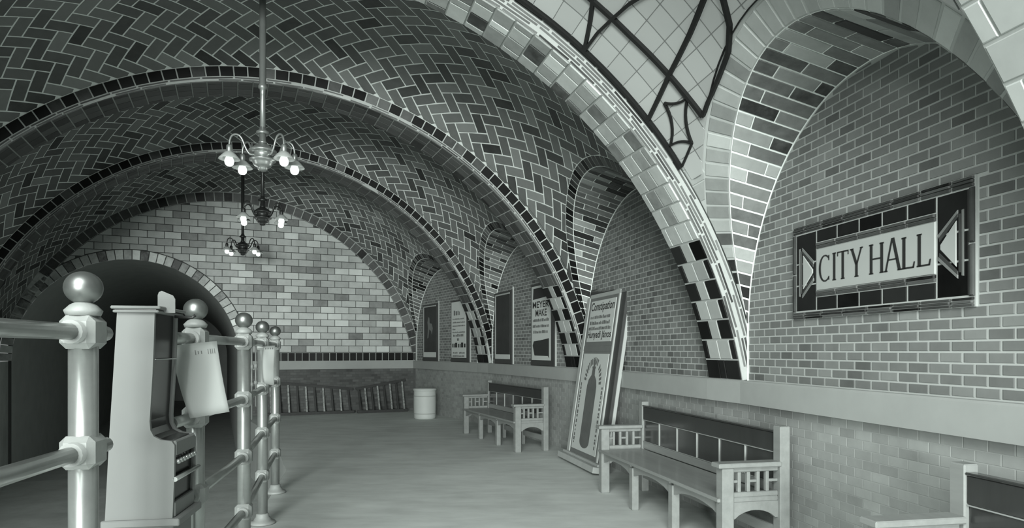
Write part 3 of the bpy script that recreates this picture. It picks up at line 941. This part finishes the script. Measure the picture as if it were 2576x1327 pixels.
# ------------------------------------------------------------------ benches
def make_bench(name='bench', near=True):
    Lb, D = 2.36, .50
    root = empty(name)
    W_ = 'bench_wood'
    def part(nm, mt, *boxes, c=.006):
        m = MB()
        for b in boxes: m.bbox(*b, c=c)
        return m.build(nm, mt, root)
    for x in (0, Lb-.085):
        part('front_leg', W_, (x, x+.085, 0, .085, 0, .628))
        part('rear_post', W_, (x, x+.085, D-.075, D, 0, .892))
    for x in (Lb*.335-.04, Lb*.665-.04):
        part('front_leg', W_, (x, x+.075, .012, .075, 0, .372))
        part('rear_leg', W_, (x, x+.070, D-.085, D-.03, 0, .36))
    part('seat', W_, (.03, Lb-.03, -.018, D-.07, .398, .425))
    def arched(y0, y1, xa, xb):
        n = 10; rise = .045
        out = [(xa, .395), (xa, .300)]+[(xa+.03+(xb-xa-.06)*i/n, .308+rise*sin(pi*i/n)**.7) for i in range(n+1)]+[(xb, .300), (xb, .395)]
        m = MB(); m.extrude(out, lambda a, b, d: (a, d, b), y0, y1); m.build('apron', W_, root, recalc=True)
    xs = [.085, Lb*.335-.04, Lb*.335+.035, Lb*.665-.04, Lb*.665+.035, Lb-.085]
    for a, b in ((xs[0], xs[1]), (xs[2], xs[3]), (xs[4], xs[5])): arched(.022, .050, a, b)
    part('rear_apron', W_, (.085, Lb-.085, D-.06, D-.035, .30, .395))
    part('stretcher', W_, (.085, Lb-.085, D-.070, D-.035, .135, .215))
    # back: top rail, panels between thin battens, lower rail
    part('top_rail', 'bench_panel', (.085, Lb-.085, D-.066, D-.030, .715, .845))
    part('back_cap', 'bench_panel', (.085, Lb-.085, D-.074, D-.022, .845, .858))
    part('lower_rail', W_, (.085, Lb-.085, D-.064, D-.032, .425, .500))
    x0, x1 = .085, Lb-.085; n = 6; w = (x1-x0)/n
    for i in range(n):
        part('back_panel', 'bench_panel', (x0+i*w+.003, x0+(i+1)*w-.003, D-.055, D-.038, .500, .715))
        if i: part('batten', 'bench_line', (x0+i*w-.005, x0+i*w+.005, D-.066, D-.050, .502, .713), c=.002)
    part('rail_bead', 'bench_line', (x0, x1, D-.0665, D-.058, .708, .714), c=.001)
    part('rail_bead', 'bench_line', (x0, x1, D-.0665, D-.058, .499, .504), c=.001)
    for e in (0, 1):
        xo = 0 if e == 0 else Lb-.085; xm = xo+.0425
        part('arm_board', W_, (xo-.012, xo+.097, -.030, D-.070, .628, .660))
        part('arm_rail', W_, (xm-.02, xm+.02, .085, D-.075, .595, .628))
        part('arm_rail', W_, (xm-.02, xm+.02, .085, D-.075, .428, .462))
        y0, y1 = .085, D-.075; cw = (y1-y0)
        sl = [y0+cw*f for f in (.16, .36, .57, .77)]
        for y in sl: part('slat', W_, (xm-.015, xm+.015, y-.012, y+.012, .462, .595), c=.003)
        ed = [y0]+sl+[y1]
        for i in (0, 2, 4): part('cross_bar', W_, (xm-.013, xm+.013, ed[i]+(.012 if i else 0), ed[i+1]-(.012 if i < 4 else 0), .524, .542), c=.003)
        n = 10; out = [(y0, .395), (y0, .285)]+[(y0+.02+(cw-.04)*i/n, .285+.055*sin(pi*i/n)**.7) for i in range(n+1)]+[(y1, .285), (y1, .395)]
        m = MB(); m.extrude(out, lambda a, b, d: (d, a, b), xm-.014, xm+.014); m.build('side_apron', W_, root, recalc=True)
        part('seat_rail', W_, (xm-.02, xm+.02, y0, y1, .395, .428))
    return root
b1 = make_bench()
B_SPOTS = [((.862, 6.72), 12.6, 'long slatted-arm wooden bench below the arch beside the station sign'),
           ((-.834, 11.44), 22.0, 'wooden bench farthest from the camera, left of the leaning advertisement'),
           ((1.585, 3.02), 10.5, 'wooden bench cut off by the lower right corner of the view')]
for i, (p, a, lab) in enumerate(B_SPOTS):
    o = b1 if i == 0 else copy_tree(b1)
    o.location = (p[0], p[1], 0); o.rotation_euler = (0, 0, radians(a-90))
    tag(o, lab, 'bench', 'wooden benches along the platform wall')

# ------------------------------------------------------------------ printed lettering helper
def text_polys(s, size=1.0):
    """mesh of a word in the built-in typeface, in its own x/y plane, scaled to unit box"""
    cu = bpy.data.curves.new('word', 'FONT'); cu.body = s; cu.offset = .018; cu.resolution_u = 3
    o = bpy.data.objects.new('word', cu); col.objects.link(o)
    dg = bpy.context.evaluated_depsgraph_get(); dg.update()
    me = bpy.data.meshes.new_from_object(o.evaluated_get(dg))
    vs = [v.co.copy() for v in me.vertices]; fs = [tuple(p.vertices) for p in me.polygons]
    bpy.data.objects.remove(o); bpy.data.curves.remove(cu); bpy.data.meshes.remove(me)
    x0, x1 = min(v.x for v in vs), max(v.x for v in vs); y0, y1 = min(v.y for v in vs), max(v.y for v in vs)
    return [((v.x-x0)/(x1-x0), (v.y-y0)/(y1-y0)) for v in vs], fs
def print_word(root, s, x0, x1, z0, z1, y, mt='ink'):
    vs, fs = text_polys(s); m = MB()
    m.v = [(x0+(x1-x0)*a, y, z0+(z1-z0)*b) for a, b in vs]; m.f = fs
    return m.build('lettering', mt, root)
def print_dashes(root, lines, y, mt='ink_soft', seed=1):
    """lines too blurred to read: rows of short strokes (x0, x1, z, height)"""
    rnd = random.Random(seed); m = MB()
    for x0, x1, z, h in lines:
        x = x0
        while x < x1-.01:
            w = rnd.uniform(.35, 1.0)*h; g = rnd.uniform(.15, .4)*h
            hh = h*rnd.uniform(.6, 1.0)
            e = min(x+w, x1)
            m.poly([(x, y, z), (e, y, z), (e, y, z+hh), (x, y, z+hh)])
            x = e+g
    return tag(m.build('print_lines', mt, root), kind='stuff')

# ------------------------------------------------------------------ leaning advertisement
ad = empty('advertising_board', (.70, 8.80, 0)); ad.rotation_euler = (radians(-8.4), 0, radians(13.5-90))
tag(ad, 'tall framed advertisement with a bottle leaning on the wall', 'advertisement')
def pbox(root, nm, mt, *bs, c=.004):
    m = MB()
    for b in bs: m.bbox(*b, c=c)
    return m.build(nm, mt, root)
Wd, Hd = 1.25, 2.22
pbox(ad, 'backing', 'frame_dark', (.03, Wd, .012, .075, .02, Hd))
pbox(ad, 'stile', 'frame_light', (.02, .115, -.012, .02, .02, 2.10))
pbox(ad, 'edge_strip', 'frame_light', (Wd-.012, Wd+.014, .048, .088, .02, Hd+.03))
pbox(ad, 'stile', 'frame_light', (1.065, 1.10, -.006, .018, .10, 2.13))
pbox(ad, 'top_rail', 'frame_light', (.115, 1.10, -.006, .018, 2.085, 2.135))
pbox(ad, 'middle_rail', 'frame_grey', (.115, 1.065, -.004, .018, 1.405, 1.475))
pbox(ad, 'base_ledge', 'frame_light', (-.03, Wd+.03, -.11, .02, 0.016, .085), (-.01, Wd, -.05, .02, .085, .115))
pbox(ad, 'upper_mat', 'frame_grey', (.115, 1.065, 0, .014, 1.47, 2.09), c=.001)
up = pbox(ad, 'upper_sheet', 'print_paper', (.185, 1.01, -.006, .002, 1.525, 2.045), c=.001)
lo = pbox(ad, 'lower_sheet', 'print_paper', (.165, 1.02, -.006, .004, .17, 1.375), c=.001)
pbox(ad, 'lower_mat', 'frame_grey', (.115, 1.065, 0, .010, .115, 1.41), c=.001)
print_word(up, 'Constipation', .21, .985, 1.885, 2.025, -.0075)
print_dashes(up, [(.23, .90, 1.815, .042), (.23, .90, 1.740, .045), (.21, .95, 1.672, .045)], -.0075, 'ink_soft', 3)
print_word(up, 'Hunyadi J\u00e1nos', .20, .995, 1.545, 1.660, -.0075)
def bottle_outline():
    cx_, w = .60, .165; n = 8
    r = [(cx_-w*cos(pi/2*i/n), .30-.085*sin(pi/2*i/n)) for i in range(n+1)]
    l = r+[(2*cx_-x, z) for x, z in reversed(r[:-1])]
    sh = [(cx_+w, .92), (cx_+w*.97, .98), (cx_+w*.80, 1.05), (cx_+.055, 1.11), (cx_+.045, 1.19), (cx_+.058, 1.195), (cx_+.058, 1.215), (cx_+.035, 1.22)]
    return l+sh+[(2*cx_-x, z) for x, z in reversed(sh)]
m = MB(); m.poly([(x, -.0078, z) for x, z in bottle_outline()]); m.build('bottle_picture', 'bottle_print', lo)
m = MB(); m.poly([(.60+.035*cos(a*pi/8), -.0079, 1.255+.05*sin(a*pi/8)) for a in range(16)]); m.build('crest_picture', 'ink_soft', lo)
m = MB(); rnd = random.Random(5)
for i in range(17):
    if i == 11: continue
    a = radians(172-164*i/16); a2 = a-radians(6.5); r0, r1 = .235, .315
    m.poly([(.60+r*cos(q)*.95, -.0078, 1.00+r*sin(q)*1.06) for r, q in ((r0, a), (r1, a), (r1*rnd.uniform(.93, 1), a2), (r0, a2))])
tag(m.build('print_lines', 'ink_soft', lo), kind='stuff')
m = MB()
for x in (.225, .955):
    z = .24
    while z < .98:
        h = rnd.uniform(.02, .045); w = rnd.uniform(.03, .05)
        m.poly([(x-w/2, -.0078, z), (x+w/2, -.0078, z), (x+w/2, -.0078, z+h), (x-w/2, -.0078, z+h)]); z += h+rnd.uniform(.008, .03)
tag(m.build('print_lines', 'ink_soft', lo), kind='stuff')

# ------------------------------------------------------------------ framed posters standing on the band
def poster(bay, w_left, lab):
    A, B, d, n = wall_line(bay, 0.0); M = ((A[0]+B[0])/2, (A[1]+B[1])/2)
    o = empty('framed_poster', (M[0]+d[0]*(w_left+.07), M[1]+d[1]*(w_left+.07), ZB+.003))
    o.rotation_euler = (0, 0, math.atan2(-d[1], -d[0]))
    tag(o, lab, 'poster')
    pbox(o, 'frame', 'frame_dark', (0, .86, .004, .046, 0, 1.26))
    pbox(o, 'side_strip', 'frame_light', (.852, .868, .022, .048, -.001, 1.315))
    return o            # local: x to the right, y into the wall; paper at x .07-.77, z .085-1.225
def paper_rect(o, nm, mt, x0, x1, z0, z1, y=.0): return pbox(o, nm, mt, (x0, x1, y-.002, y+.006, z0, z1), c=.001)
po = poster(2, 1.272, 'dark poster with a white bottom strip left of the lettered one')
p = paper_rect(po, 'picture', 'poster_dark', .10, .77, .17, 1.20)
paper_rect(po, 'white_strip', 'print_paper', .07, .77, .085, .165); pbox(po, 'inner_moulding', 'frame_light', (.055, .085, -.004, .010, .085, 1.225), (.055, .77, -.004, .010, 1.200, 1.225), c=.002)
po = poster(2, -.425, 'white poster lettered MAKE with a dark patch below')
p = paper_rect(po, 'sheet', 'print_paper', .04, .74, .085, 1.225)
m = MB()
m.poly([(.10, -.004, 1.02), (.40, -.004, 1.03), (.62, -.004, 1.04), (.66, -.004, 1.19), (.12, -.004, 1.19)]); m.build('printed_patch', 'ink', p)
print_word(p, 'MEYER', .09, .70, .885, .985, -.004); print_word(p, 'MAKE', .20, .62, .755, .860, -.004)
print_dashes(p, [(.10, .70, .675, .05), (.09, .70, .585, .05), (.12, .66, .495, .05)], -.004, 'ink_soft', 9)
m = MB(); m.poly([(.16, -.004, .155), (.66, -.004, .150), (.70, -.004, .118), (.70, -.004, .415), (.40, -.004, .390), (.13, -.004, .375), (.09, -.004, .31), (.12, -.004, .24)]); m.build('printed_patch', 'ink', p)
po = poster(3, 1.064, 'dark poster with a pale figure next to the end wall corner')
p = paper_rect(po, 'picture', 'poster_dark', .10, .77, .20, 1.20)
m = MB(); m.poly([(.30, -.004, .50), (.34, -.004, .72), (.31, -.004, .86), (.36, -.004, .98), (.42, -.004, .96), (.44, -.004, .84), (.56, -.004, .82), (.62, -.004, .72), (.56, -.004, .58), (.52, -.004, .66), (.42, -.004, .70), (.37, -.004, .52)]); m.build('painted_figure', 'frame_grey', p)
paper_rect(po, 'white_strip', 'print_paper', .07, .77, .085, .195); pbox(po, 'inner_moulding', 'frame_light', (.055, .085, -.004, .010, .085, 1.225), (.055, .77, -.004, .010, 1.200, 1.225), c=.002)
po = poster(3, -.50, 'white poster covered in blurred dark lettering nearest the third arch')
p = paper_rect(po, 'sheet', 'print_paper', .04, .74, .085, 1.225)
print_dashes(p, [(.16, .45, .95, .10), (.10, .66, .86, .03), (.10, .70, .79, .03), (.10, .70, .72, .03), (.10, .24, .65, .035), (.10, .70, .59, .03), (.13, .63, .515, .055), (.32, .45, .43, .055), (.12, .34, .17, .035), (.42, .68, .17, .035), (.10, .66, .105, .04)], -.004, 'ink_soft', 11)
print_dashes(p, [(.09, .72, .295, .105)], -.004, 'ink', 4)

# ------------------------------------------------------------------ barrel
ba = empty('barrel', (-1.80, 13.95, 0)); tag(ba, 'pale metal barrel standing in the corner by the end wall', 'barrel')
m = MB(); m.lathe([(.205, 0), (.222, .012), (.224, .05), (.228, .20), (.230, .32), (.228, .45), (.224, .575), (.214, .585)], seg=28); m.build('body', 'barrel_paint', ba)
m = MB(); m.lathe([(.230, .575), (.238, .580), (.240, .605), (.232, .618), (.10, .628), (.001, .630)], seg=28); m.build('lid', 'barrel_paint', ba)
for z in (.10, .46):
    m = MB(); m.lathe([(.229, z), (.2335, z+.004), (.2335, z+.014), (.229, z+.018)], seg=28); m.build('hoop', 'frame_light', ba)

# ------------------------------------------------------------------ ladders along the end wall
def ladder(lab, t0, t1, zt0, zt1, zb0, zb1, ob, ot, n, paint):
    c0 = end_pt((t0+t1)/2, 0, ob); o = empty('ladder', c0)
    tag(o, lab, 'ladder', 'ladders lying against the end wall')
    P = lambda t, z, k: sub(end_pt(t, z, k), c0)
    def beam(nm, mt, a, b, w):
        m = MB(); d = norm(sub(b, a)); s = norm(cross(d, END_N)); f = END_N
        q = []
        for p in (a, b):
            q.append([add(add(p, mul(s, i*w/2)), mul(f, j*w*.35)) for i, j in ((-1, -1), (1, -1), (1, 1), (-1, 1))])
        m.hexa(q[0]+q[1]); m.build(nm, mt, o)
    beam('rail', 'ladder_wood', P(t0, zb0, ob), P(t1, zb1, ob), .062)
    beam('rail', 'ladder_wood', P(t0, zt0, ot), P(t1, zt1, ot), .055)
    for i in range(n):
        f = (i+.5)/n; t = t0+(t1-t0)*f
        beam('rung', 'ladder_paint' if i % paint == 1 else 'ladder_wood', P(t, zb0+(zb1-zb0)*f, ob), P(t+.05*(1 if t0 > t1 else -1)*.3, zt0+(zt1-zt0)*f, ot), .036)
ladder('long ladder on its side against the end wall, left of the shorter one', 3.45, 1.42, .745, .53, .032, .032, .22, .06, 11, 2)
ladder('short paint-splashed ladder on its side beside the barrel', 1.36, .22, .53, .72, .034, .034, .30, .10, 8, 2)

# ------------------------------------------------------------------ chandeliers
def make_chandelier(met='lamp_metal'):
    root = empty('chandelier')       # origin at the middle of the hub
    m = MB(); m.lathe([(.026, .20), (.024, .55), (.026, .60), (.040, .61), (.040, .63), (.030, .65), (.030, 1.9)], seg=14); m.build('stem', met, root)
    m = MB(); m.lathe([(.028, .19), (.056, .19), (.060, .20), (.056, .215), (.035, .225), (.026, .255)], seg=18); m.build('collar', met, root)
    m = MB(); m.lathe([(.030, .195), (.030, .125), (.038, .12), (.038, .105)], seg=16); m.build('neck', met, root)
    m = MB(); m.lathe([(.001, .105), (.034, .105), (.062, .088), (.110, .050), (.124, .040), (.122, .030), (.085, .024), (.077, .02), (.077, -.026), (.085, -.032), (.118, -.040), (.118, -.052), (.095, -.060), (.088, -.075), (.080, -.092), (.070, -.106), (.046, -.112), (.044, -.128), (.036, -.142), (.014, -.150), (.001, -.152)], seg=24); m.build('hub', met, root)
    for k in range(4):
        az = radians(31+[0, 118, 180, 298][k]); ca, sa = cos(az), sin(az)
        R = lambda r, z: (r*ca, r*sa, z)
        m = MB(); path = [(.075, -.005), (.105, -.008), (.130, .012), (.155, .060), (.175, .112), (.200, .146), (.232, .154), (.262, .138), (.280, .100), (.286, .050), (.286, .04)]
        fine = []
        for i in range(len(path)-1):
            for j in range(3):
                t = j/3; p0, p1, p2, p3 = (path[max(i-1, 0)], path[i], path[i+1], path[min(i+2, len(path)-1)])
                fine.append(tuple(.5*((2*p1[q])+(-p0[q]+p2[q])*t+(2*p0[q]-5*p1[q]+4*p2[q]-p3[q])*t*t+(-p0[q]+3*p1[q]-3*p2[q]+p3[q])*t**3) for q in (0, 1)))
        fine.append(path[-1])
        m.tube([R(*p) for p in fine], .0095, seg=8)
        arm = m.build('arm', met, root)
        c = R(.286, 0)
        m = MB(); m.lathe([(.010, .055), (.020, .050), (.026, .040), (.026, -.02), (.020, -.024)], c, 14); m.build('socket', met, arm)
        m = MB(); m.lathe([(.024, -.010), (.038, -.016), (.062, -.040), (.090, -.072), (.093, -.080), (.088, -.078), (.060, -.048), (.036, -.024), (.020, -.018)], c, 22); m.build('shade', 'shade_white', arm)
        m = MB(); m.lathe([(.016, -.020), (.018, -.04), (.030, -.062), (.040, -.088), (.041, -.104), (.036, -.124), (.022, -.138), (.001, -.142)], c, 16); m.build('bulb', 'bulb_glow', arm)
        ld = bpy.data.lights.get('bulb_light') or bpy.data.lights.new('bulb_light', 'POINT')
        ld.energy = 0.35; ld.shadow_soft_size = .04; ld.color = (.96, 1, .97)
        lo_ = link('bulb_light', ld, arm); lo_.location = (c[0], c[1], -.20)
    return root
CH = [((-2.287, 6.2), 661, 390, 0, 'lamp_metal', 'nearest chandelier with four lit bulbs hanging before the second arch'),
      ((-3.48, 9.43), 660, 540, 20, 'lamp_metal_dark', 'middle chandelier hanging behind the nearest one'),
      ((-5.06, 12.7), 611, 622, 8, 'lamp_metal_dark', 'farthest dark chandelier in front of the end wall bricks')]
ch0 = make_chandelier(); ch1 = make_chandelier('lamp_metal_dark')  # second copy gets darker metal so farther chandeliers read as shaded silhouettes
for i, ((x, y), px, py, rz, mt, lab) in enumerate(CH):
    o = (ch0, ch1)[i] if i < 2 else copy_tree(ch1)
    z = EYE+(HZ-py)*y/F
    o.location = (x, y, z); o.rotation_euler = (0, 0, radians(rz))
    tag(o, lab, 'chandelier', 'chandeliers along the vault')

# ------------------------------------------------------------------ pipe railing along the platform edge
POSTS = [(-1.13, .95), (-1.30, 2.05), (-1.47, 3.14), (-1.69, 4.26), (-2.02, 5.47), (-2.33, 6.65)]
HTS = [1.455, 1.095, .735, .39]
rail = empty('pipe_railing', (POSTS[3][0], POSTS[3][1], 0)); RO = (POSTS[3][0], POSTS[3][1], 0)
tag(rail, 'pale metal pipe railing with ball-topped posts along the platform edge', 'railing')
def LP(x, y, z): return (x-RO[0], y-RO[1], z)
BOX_A, BOX_B = 2.20, 2.82            # short stubs, then the ticket box between the first posts in view
for i, (x, y) in enumerate(POSTS):
    c = LP(x, y, 0)
    m = MB(); m.lathe([(.040, .02), (.040, 1.51)], c, 20); post = m.build('post', 'metal_light', rail)
    m = MB(); m.lathe([(.098, .002), (.102, .008), (.100, .020), (.070, .030), (.060, .050), (.052, .058), (.050, .080), (.040, .086)], c, 22); m.build('base_flange', 'metal_cast', post)
    m = MB(); m.lathe([(.046, 1.505), (.050, 1.515), (.052, 1.521), (.036, 1.538), (.020, 1.547), (.016, 1.553), (.024, 1.557), (.016, 1.560)], c, 20); m.build('cap', 'metal_cast', post)
    m = MB(); m.lathe([(.0525*sin(pi*j/16)+.0005, 1.590-.050*cos(pi*j/16)) for j in range(17)], c, 26); m.build('ball', 'metal_ball', post)
    j = min(i, len(POSTS)-2); dx, dy = POSTS[j+1][0]-POSTS[j][0], POSTS[j+1][1]-POSTS[j][1]; l = hypot(dx, dy); dx, dy = dx/l, dy/l
    for h in HTS:
        m = MB(); k0 = len(m.v); m.bbox(-.056, .056, -.050, .050, h-.050, h+.050, c=.018)
        m.v = [(c[0]+vx*dx-vy*dy, c[1]+vx*dy+vy*dx, vz) for vx, vy, vz in m.v]
        cp = m.build('coupling', 'metal_cast', post)
        m = MB(); p0 = (c[0]-dx*.085, c[1]-dy*.085, h); p1 = (c[0]+dx*.085, c[1]+dy*.085, h)
        m.tube([p0, p1], .035, 14); m.build('sleeve', 'metal_cast', post)
for i in range(len(POSTS)-1):
    a, b = POSTS[i], POSTS[i+1]
    for h in HTS:
        segs = [(a, b)]
        if i == 1:
            f0, f1 = (BOX_A-a[1])/(b[1]-a[1]), (BOX_B-a[1])/(b[1]-a[1])
            segs = [(a, lerp(a, b, f0)), (lerp(a, b, f1), b)]
        for p, q in segs:
            m = MB(); m.tube([LP(*p, h), LP(*q, h)], .024, 14); m.build('rail', 'metal_light', rail)
m = MB(); q_ = lerp(POSTS[1], POSTS[2], (BOX_B-POSTS[1][1])/(POSTS[2][1]-POSTS[1][1])); m.tube([LP(*q_, 1.437), LP(*POSTS[2], 1.437)], .008, 10); m.build('thin_rail', 'metal_light', rail)
for f, zl in ((.36, .92), (.58, .99)):
    p = lerp(POSTS[3], POSTS[4], f); m = MB()
    m.lathe([(.006, zl), (.006, 1.15), (.014, 1.155), (.014, 1.175), (.006, 1.18), (.006, 1.27), (.015, 1.275), (.015, 1.30), (.006, 1.305), (.006, 1.455)], LP(*p, 0), 10)
    m.build('latch_rod', 'frame_grey', rail)

# ------------------------------------------------------------------ ticket box
TBZ = 2.5; ks = TBZ/F; tx = (345-CX)*ks
tb = empty('ticket_box', (tx, TBZ, 0), radians(9.5))
tag(tb, 'tall narrow pale ticket box set between the first two posts', 'ticket box')
def px(x, y): return ((x-345)*ks, EYE+(HZ-y)*ks)
prof = [px(*p) for p in ((298, 786), (386, 786), (384, 860), (381, 940), (377, 1010), (374, 1060), (376, 1082), (384, 1098), (400, 1107), (426, 1111), (433, 1122), (432, 1200), (428, 1306), (270, 1306), (280, 1100), (290, 930))]
TD = .27
def panel(nm, mt, pr, d0, d1):
    m = MB(); m.extrude(pr, lambda a, b, d: (a, d, b), d0, d1); return m.build(nm, mt, tb, recalc=True)
panel('side_panel', 'box_paint', prof, 0, .016); panel('side_panel', 'box_paint', prof, TD-.016, TD)
cxm = (300-345)*ks
inner = [(x-.013 if x > 0 else x+.004, z) for x, z in prof]
panel('glass_body', 'box_dark', inner, .016, TD-.016)
pbox(tb, 'lid', 'box_paint', (px(291, 0)[0], px(398, 0)[0], -.014, TD+.014, px(0, 786)[1], px(0, 779)[1]), (px(287, 0)[0], px(403, 0)[0], -.020, TD+.02, px(0, 777)[1], px(0, 769)[1]))
pbox(tb, 'lid_gap', 'box_dark', (px(294, 0)[0], px(392, 0)[0], -.008, TD+.008, px(0, 780)[1], px(0, 775)[1]), c=.001)
pbox(tb, 'plinth', 'box_paint', (px(262, 0)[0], px(446, 0)[0], -.012, TD+.012, px(0, 1325)[1], px(0, 1306)[1]))
pbox(tb, 'pedestal', 'box_paint', (px(285, 0)[0], px(425, 0)[0], .02, TD-.02, .04, px(0, 1325)[1]), (px(262, 0)[0], px(446, 0)[0], -.01, TD+.01, .001, .045))
pbox(tb, 'glass_rail', 'metal_light', (px(381, 0)[0], px(386, 0)[0], .016, TD-.016, px(0, 905)[1], px(0, 902)[1]), c=.001)
pbox(tb, 'front_rail', 'box_paint', (px(422, 0)[0], px(434, 0)[0], .016, TD-.016, px(0, 1150)[1], px(0, 1112)[1]))
pbox(tb, 'front_rail', 'box_paint', (px(418, 0)[0], px(431, 0)[0], .016, TD-.016, px(0, 1306)[1], px(0, 1268)[1]))
m = MB()
for j in range(7):
    y = .03+j*.034
    m.lathe([(.001, 0), (.008, .003), (.010, .010), (.008, .017), (.001, .020)], (px(436, 0)[0], y, px(0, 1172)[1]), 8)
m.build('knob_row', 'metal_light', tb)
m = MB(); m.tube([(px(434, 0)[0], .0, px(0, 1208)[1]), (px(434, 0)[0], TD+.03, px(0, 1208)[1])], .009, 10); m.build('roller', 'metal_light', tb)
x0, z0 = px(382, 784); x1, z1 = px(424, 728)
pl = [(x0, z0), (x1, z0), (x1, z1-.03), (x1-.008, z1-.016), (x0+.014, z1+.001), (x0+.004, z1-.004), (x0, z1-.016)]
panel('top_plate', 'box_paint', pl, .05, .056)
m = MB(); m.tube([(px(400, 0)[0], .16, px(0, 790)[1]), (px(445, 0)[0], .16, px(0, 792)[1]), (px(452, 0)[0], .16, px(0, 786)[1])], .006, 8); m.build('crank_pin', 'lamp_metal_dark', tb)

# ------------------------------------------------------------------ sheets of paper hung on the railing
def sheet(lab, corners, Zs, curl, marks):
    """corners in metres about the sheet's own top-left"""
    P3 = [((x-CX)/F*z, z, EYE+(HZ-y)/F*z) for (x, y), z in zip(corners, Zs)]
    o = empty('paper_sheet', P3[0]); tag(o, lab, 'paper')
    n = 8; m = MB()
    def S(a, b, k=0.0):
        p = lerp(lerp(P3[0], P3[1], a), lerp(P3[3], P3[2], a), b)
        bend = curl*sin(pi*b)*(1-.6*a)
        return sub((p[0]-bend, p[1]-bend*.6+k, p[2]), P3[0])
    for k in (0, .0015):
        for i in range(n+1):
            for j in range(n+1): m.v.append(S(i/n, j/n, k))
    q = (n+1)**2
    for i in range(n):
        for j in range(n):
            a = i*(n+1)+j
            m.sm.add(len(m.f)); m.f.append((a, a+n+1, a+n+2, a+1)); m.sm.add(len(m.f)); m.f.append((q+a, q+a+1, q+a+n+2, q+a+n+1))
    for i in range(n):
        for a, b in ((i, i+1), (n*(n+1)+i, n*(n+1)+i+1), (i*(n+1), (i+1)*(n+1)), (i*(n+1)+n, (i+1)*(n+1)+n)): m.f.append((a, b, q+b, q+a))
    sh = m.build('sheet', 'paper', o)
    m = MB()
    for a0, a1, b0, b1 in marks: m.poly([S(a0, b0, -.002), S(a1, b0, -.002), S(a1, b1, -.002), S(a0, b1, -.002)])
    tag(m.build('print_lines', 'ink_soft', o), kind='stuff')
    return o
sheet('large white sheet of paper hung crooked from the railing', [(430, 868), (545, 857), (577, 1035), (478, 1052)], [2.965, 2.965, 2.93, 2.93], .007,
      [(.50, .518, .10, .165), (.56, .58, .115, .16), (.63, .65, .115, .16), (.78, .795, .10, .17), (.83, .85, .10, .17), (.875, .89, .10, .17), (.92, .935, .10, .17)])
sheet('narrow sheet of paper hung on a far post of the railing', [(664, 870), (692, 868), (690, 970), (664, 963)], [5.38, 5.36, 5.34, 5.36], .01,
      [(.15, .25, .05, .09), (.35, .45, .05, .09), (.55, .65, .05, .09), (.75, .85, .05, .09)])
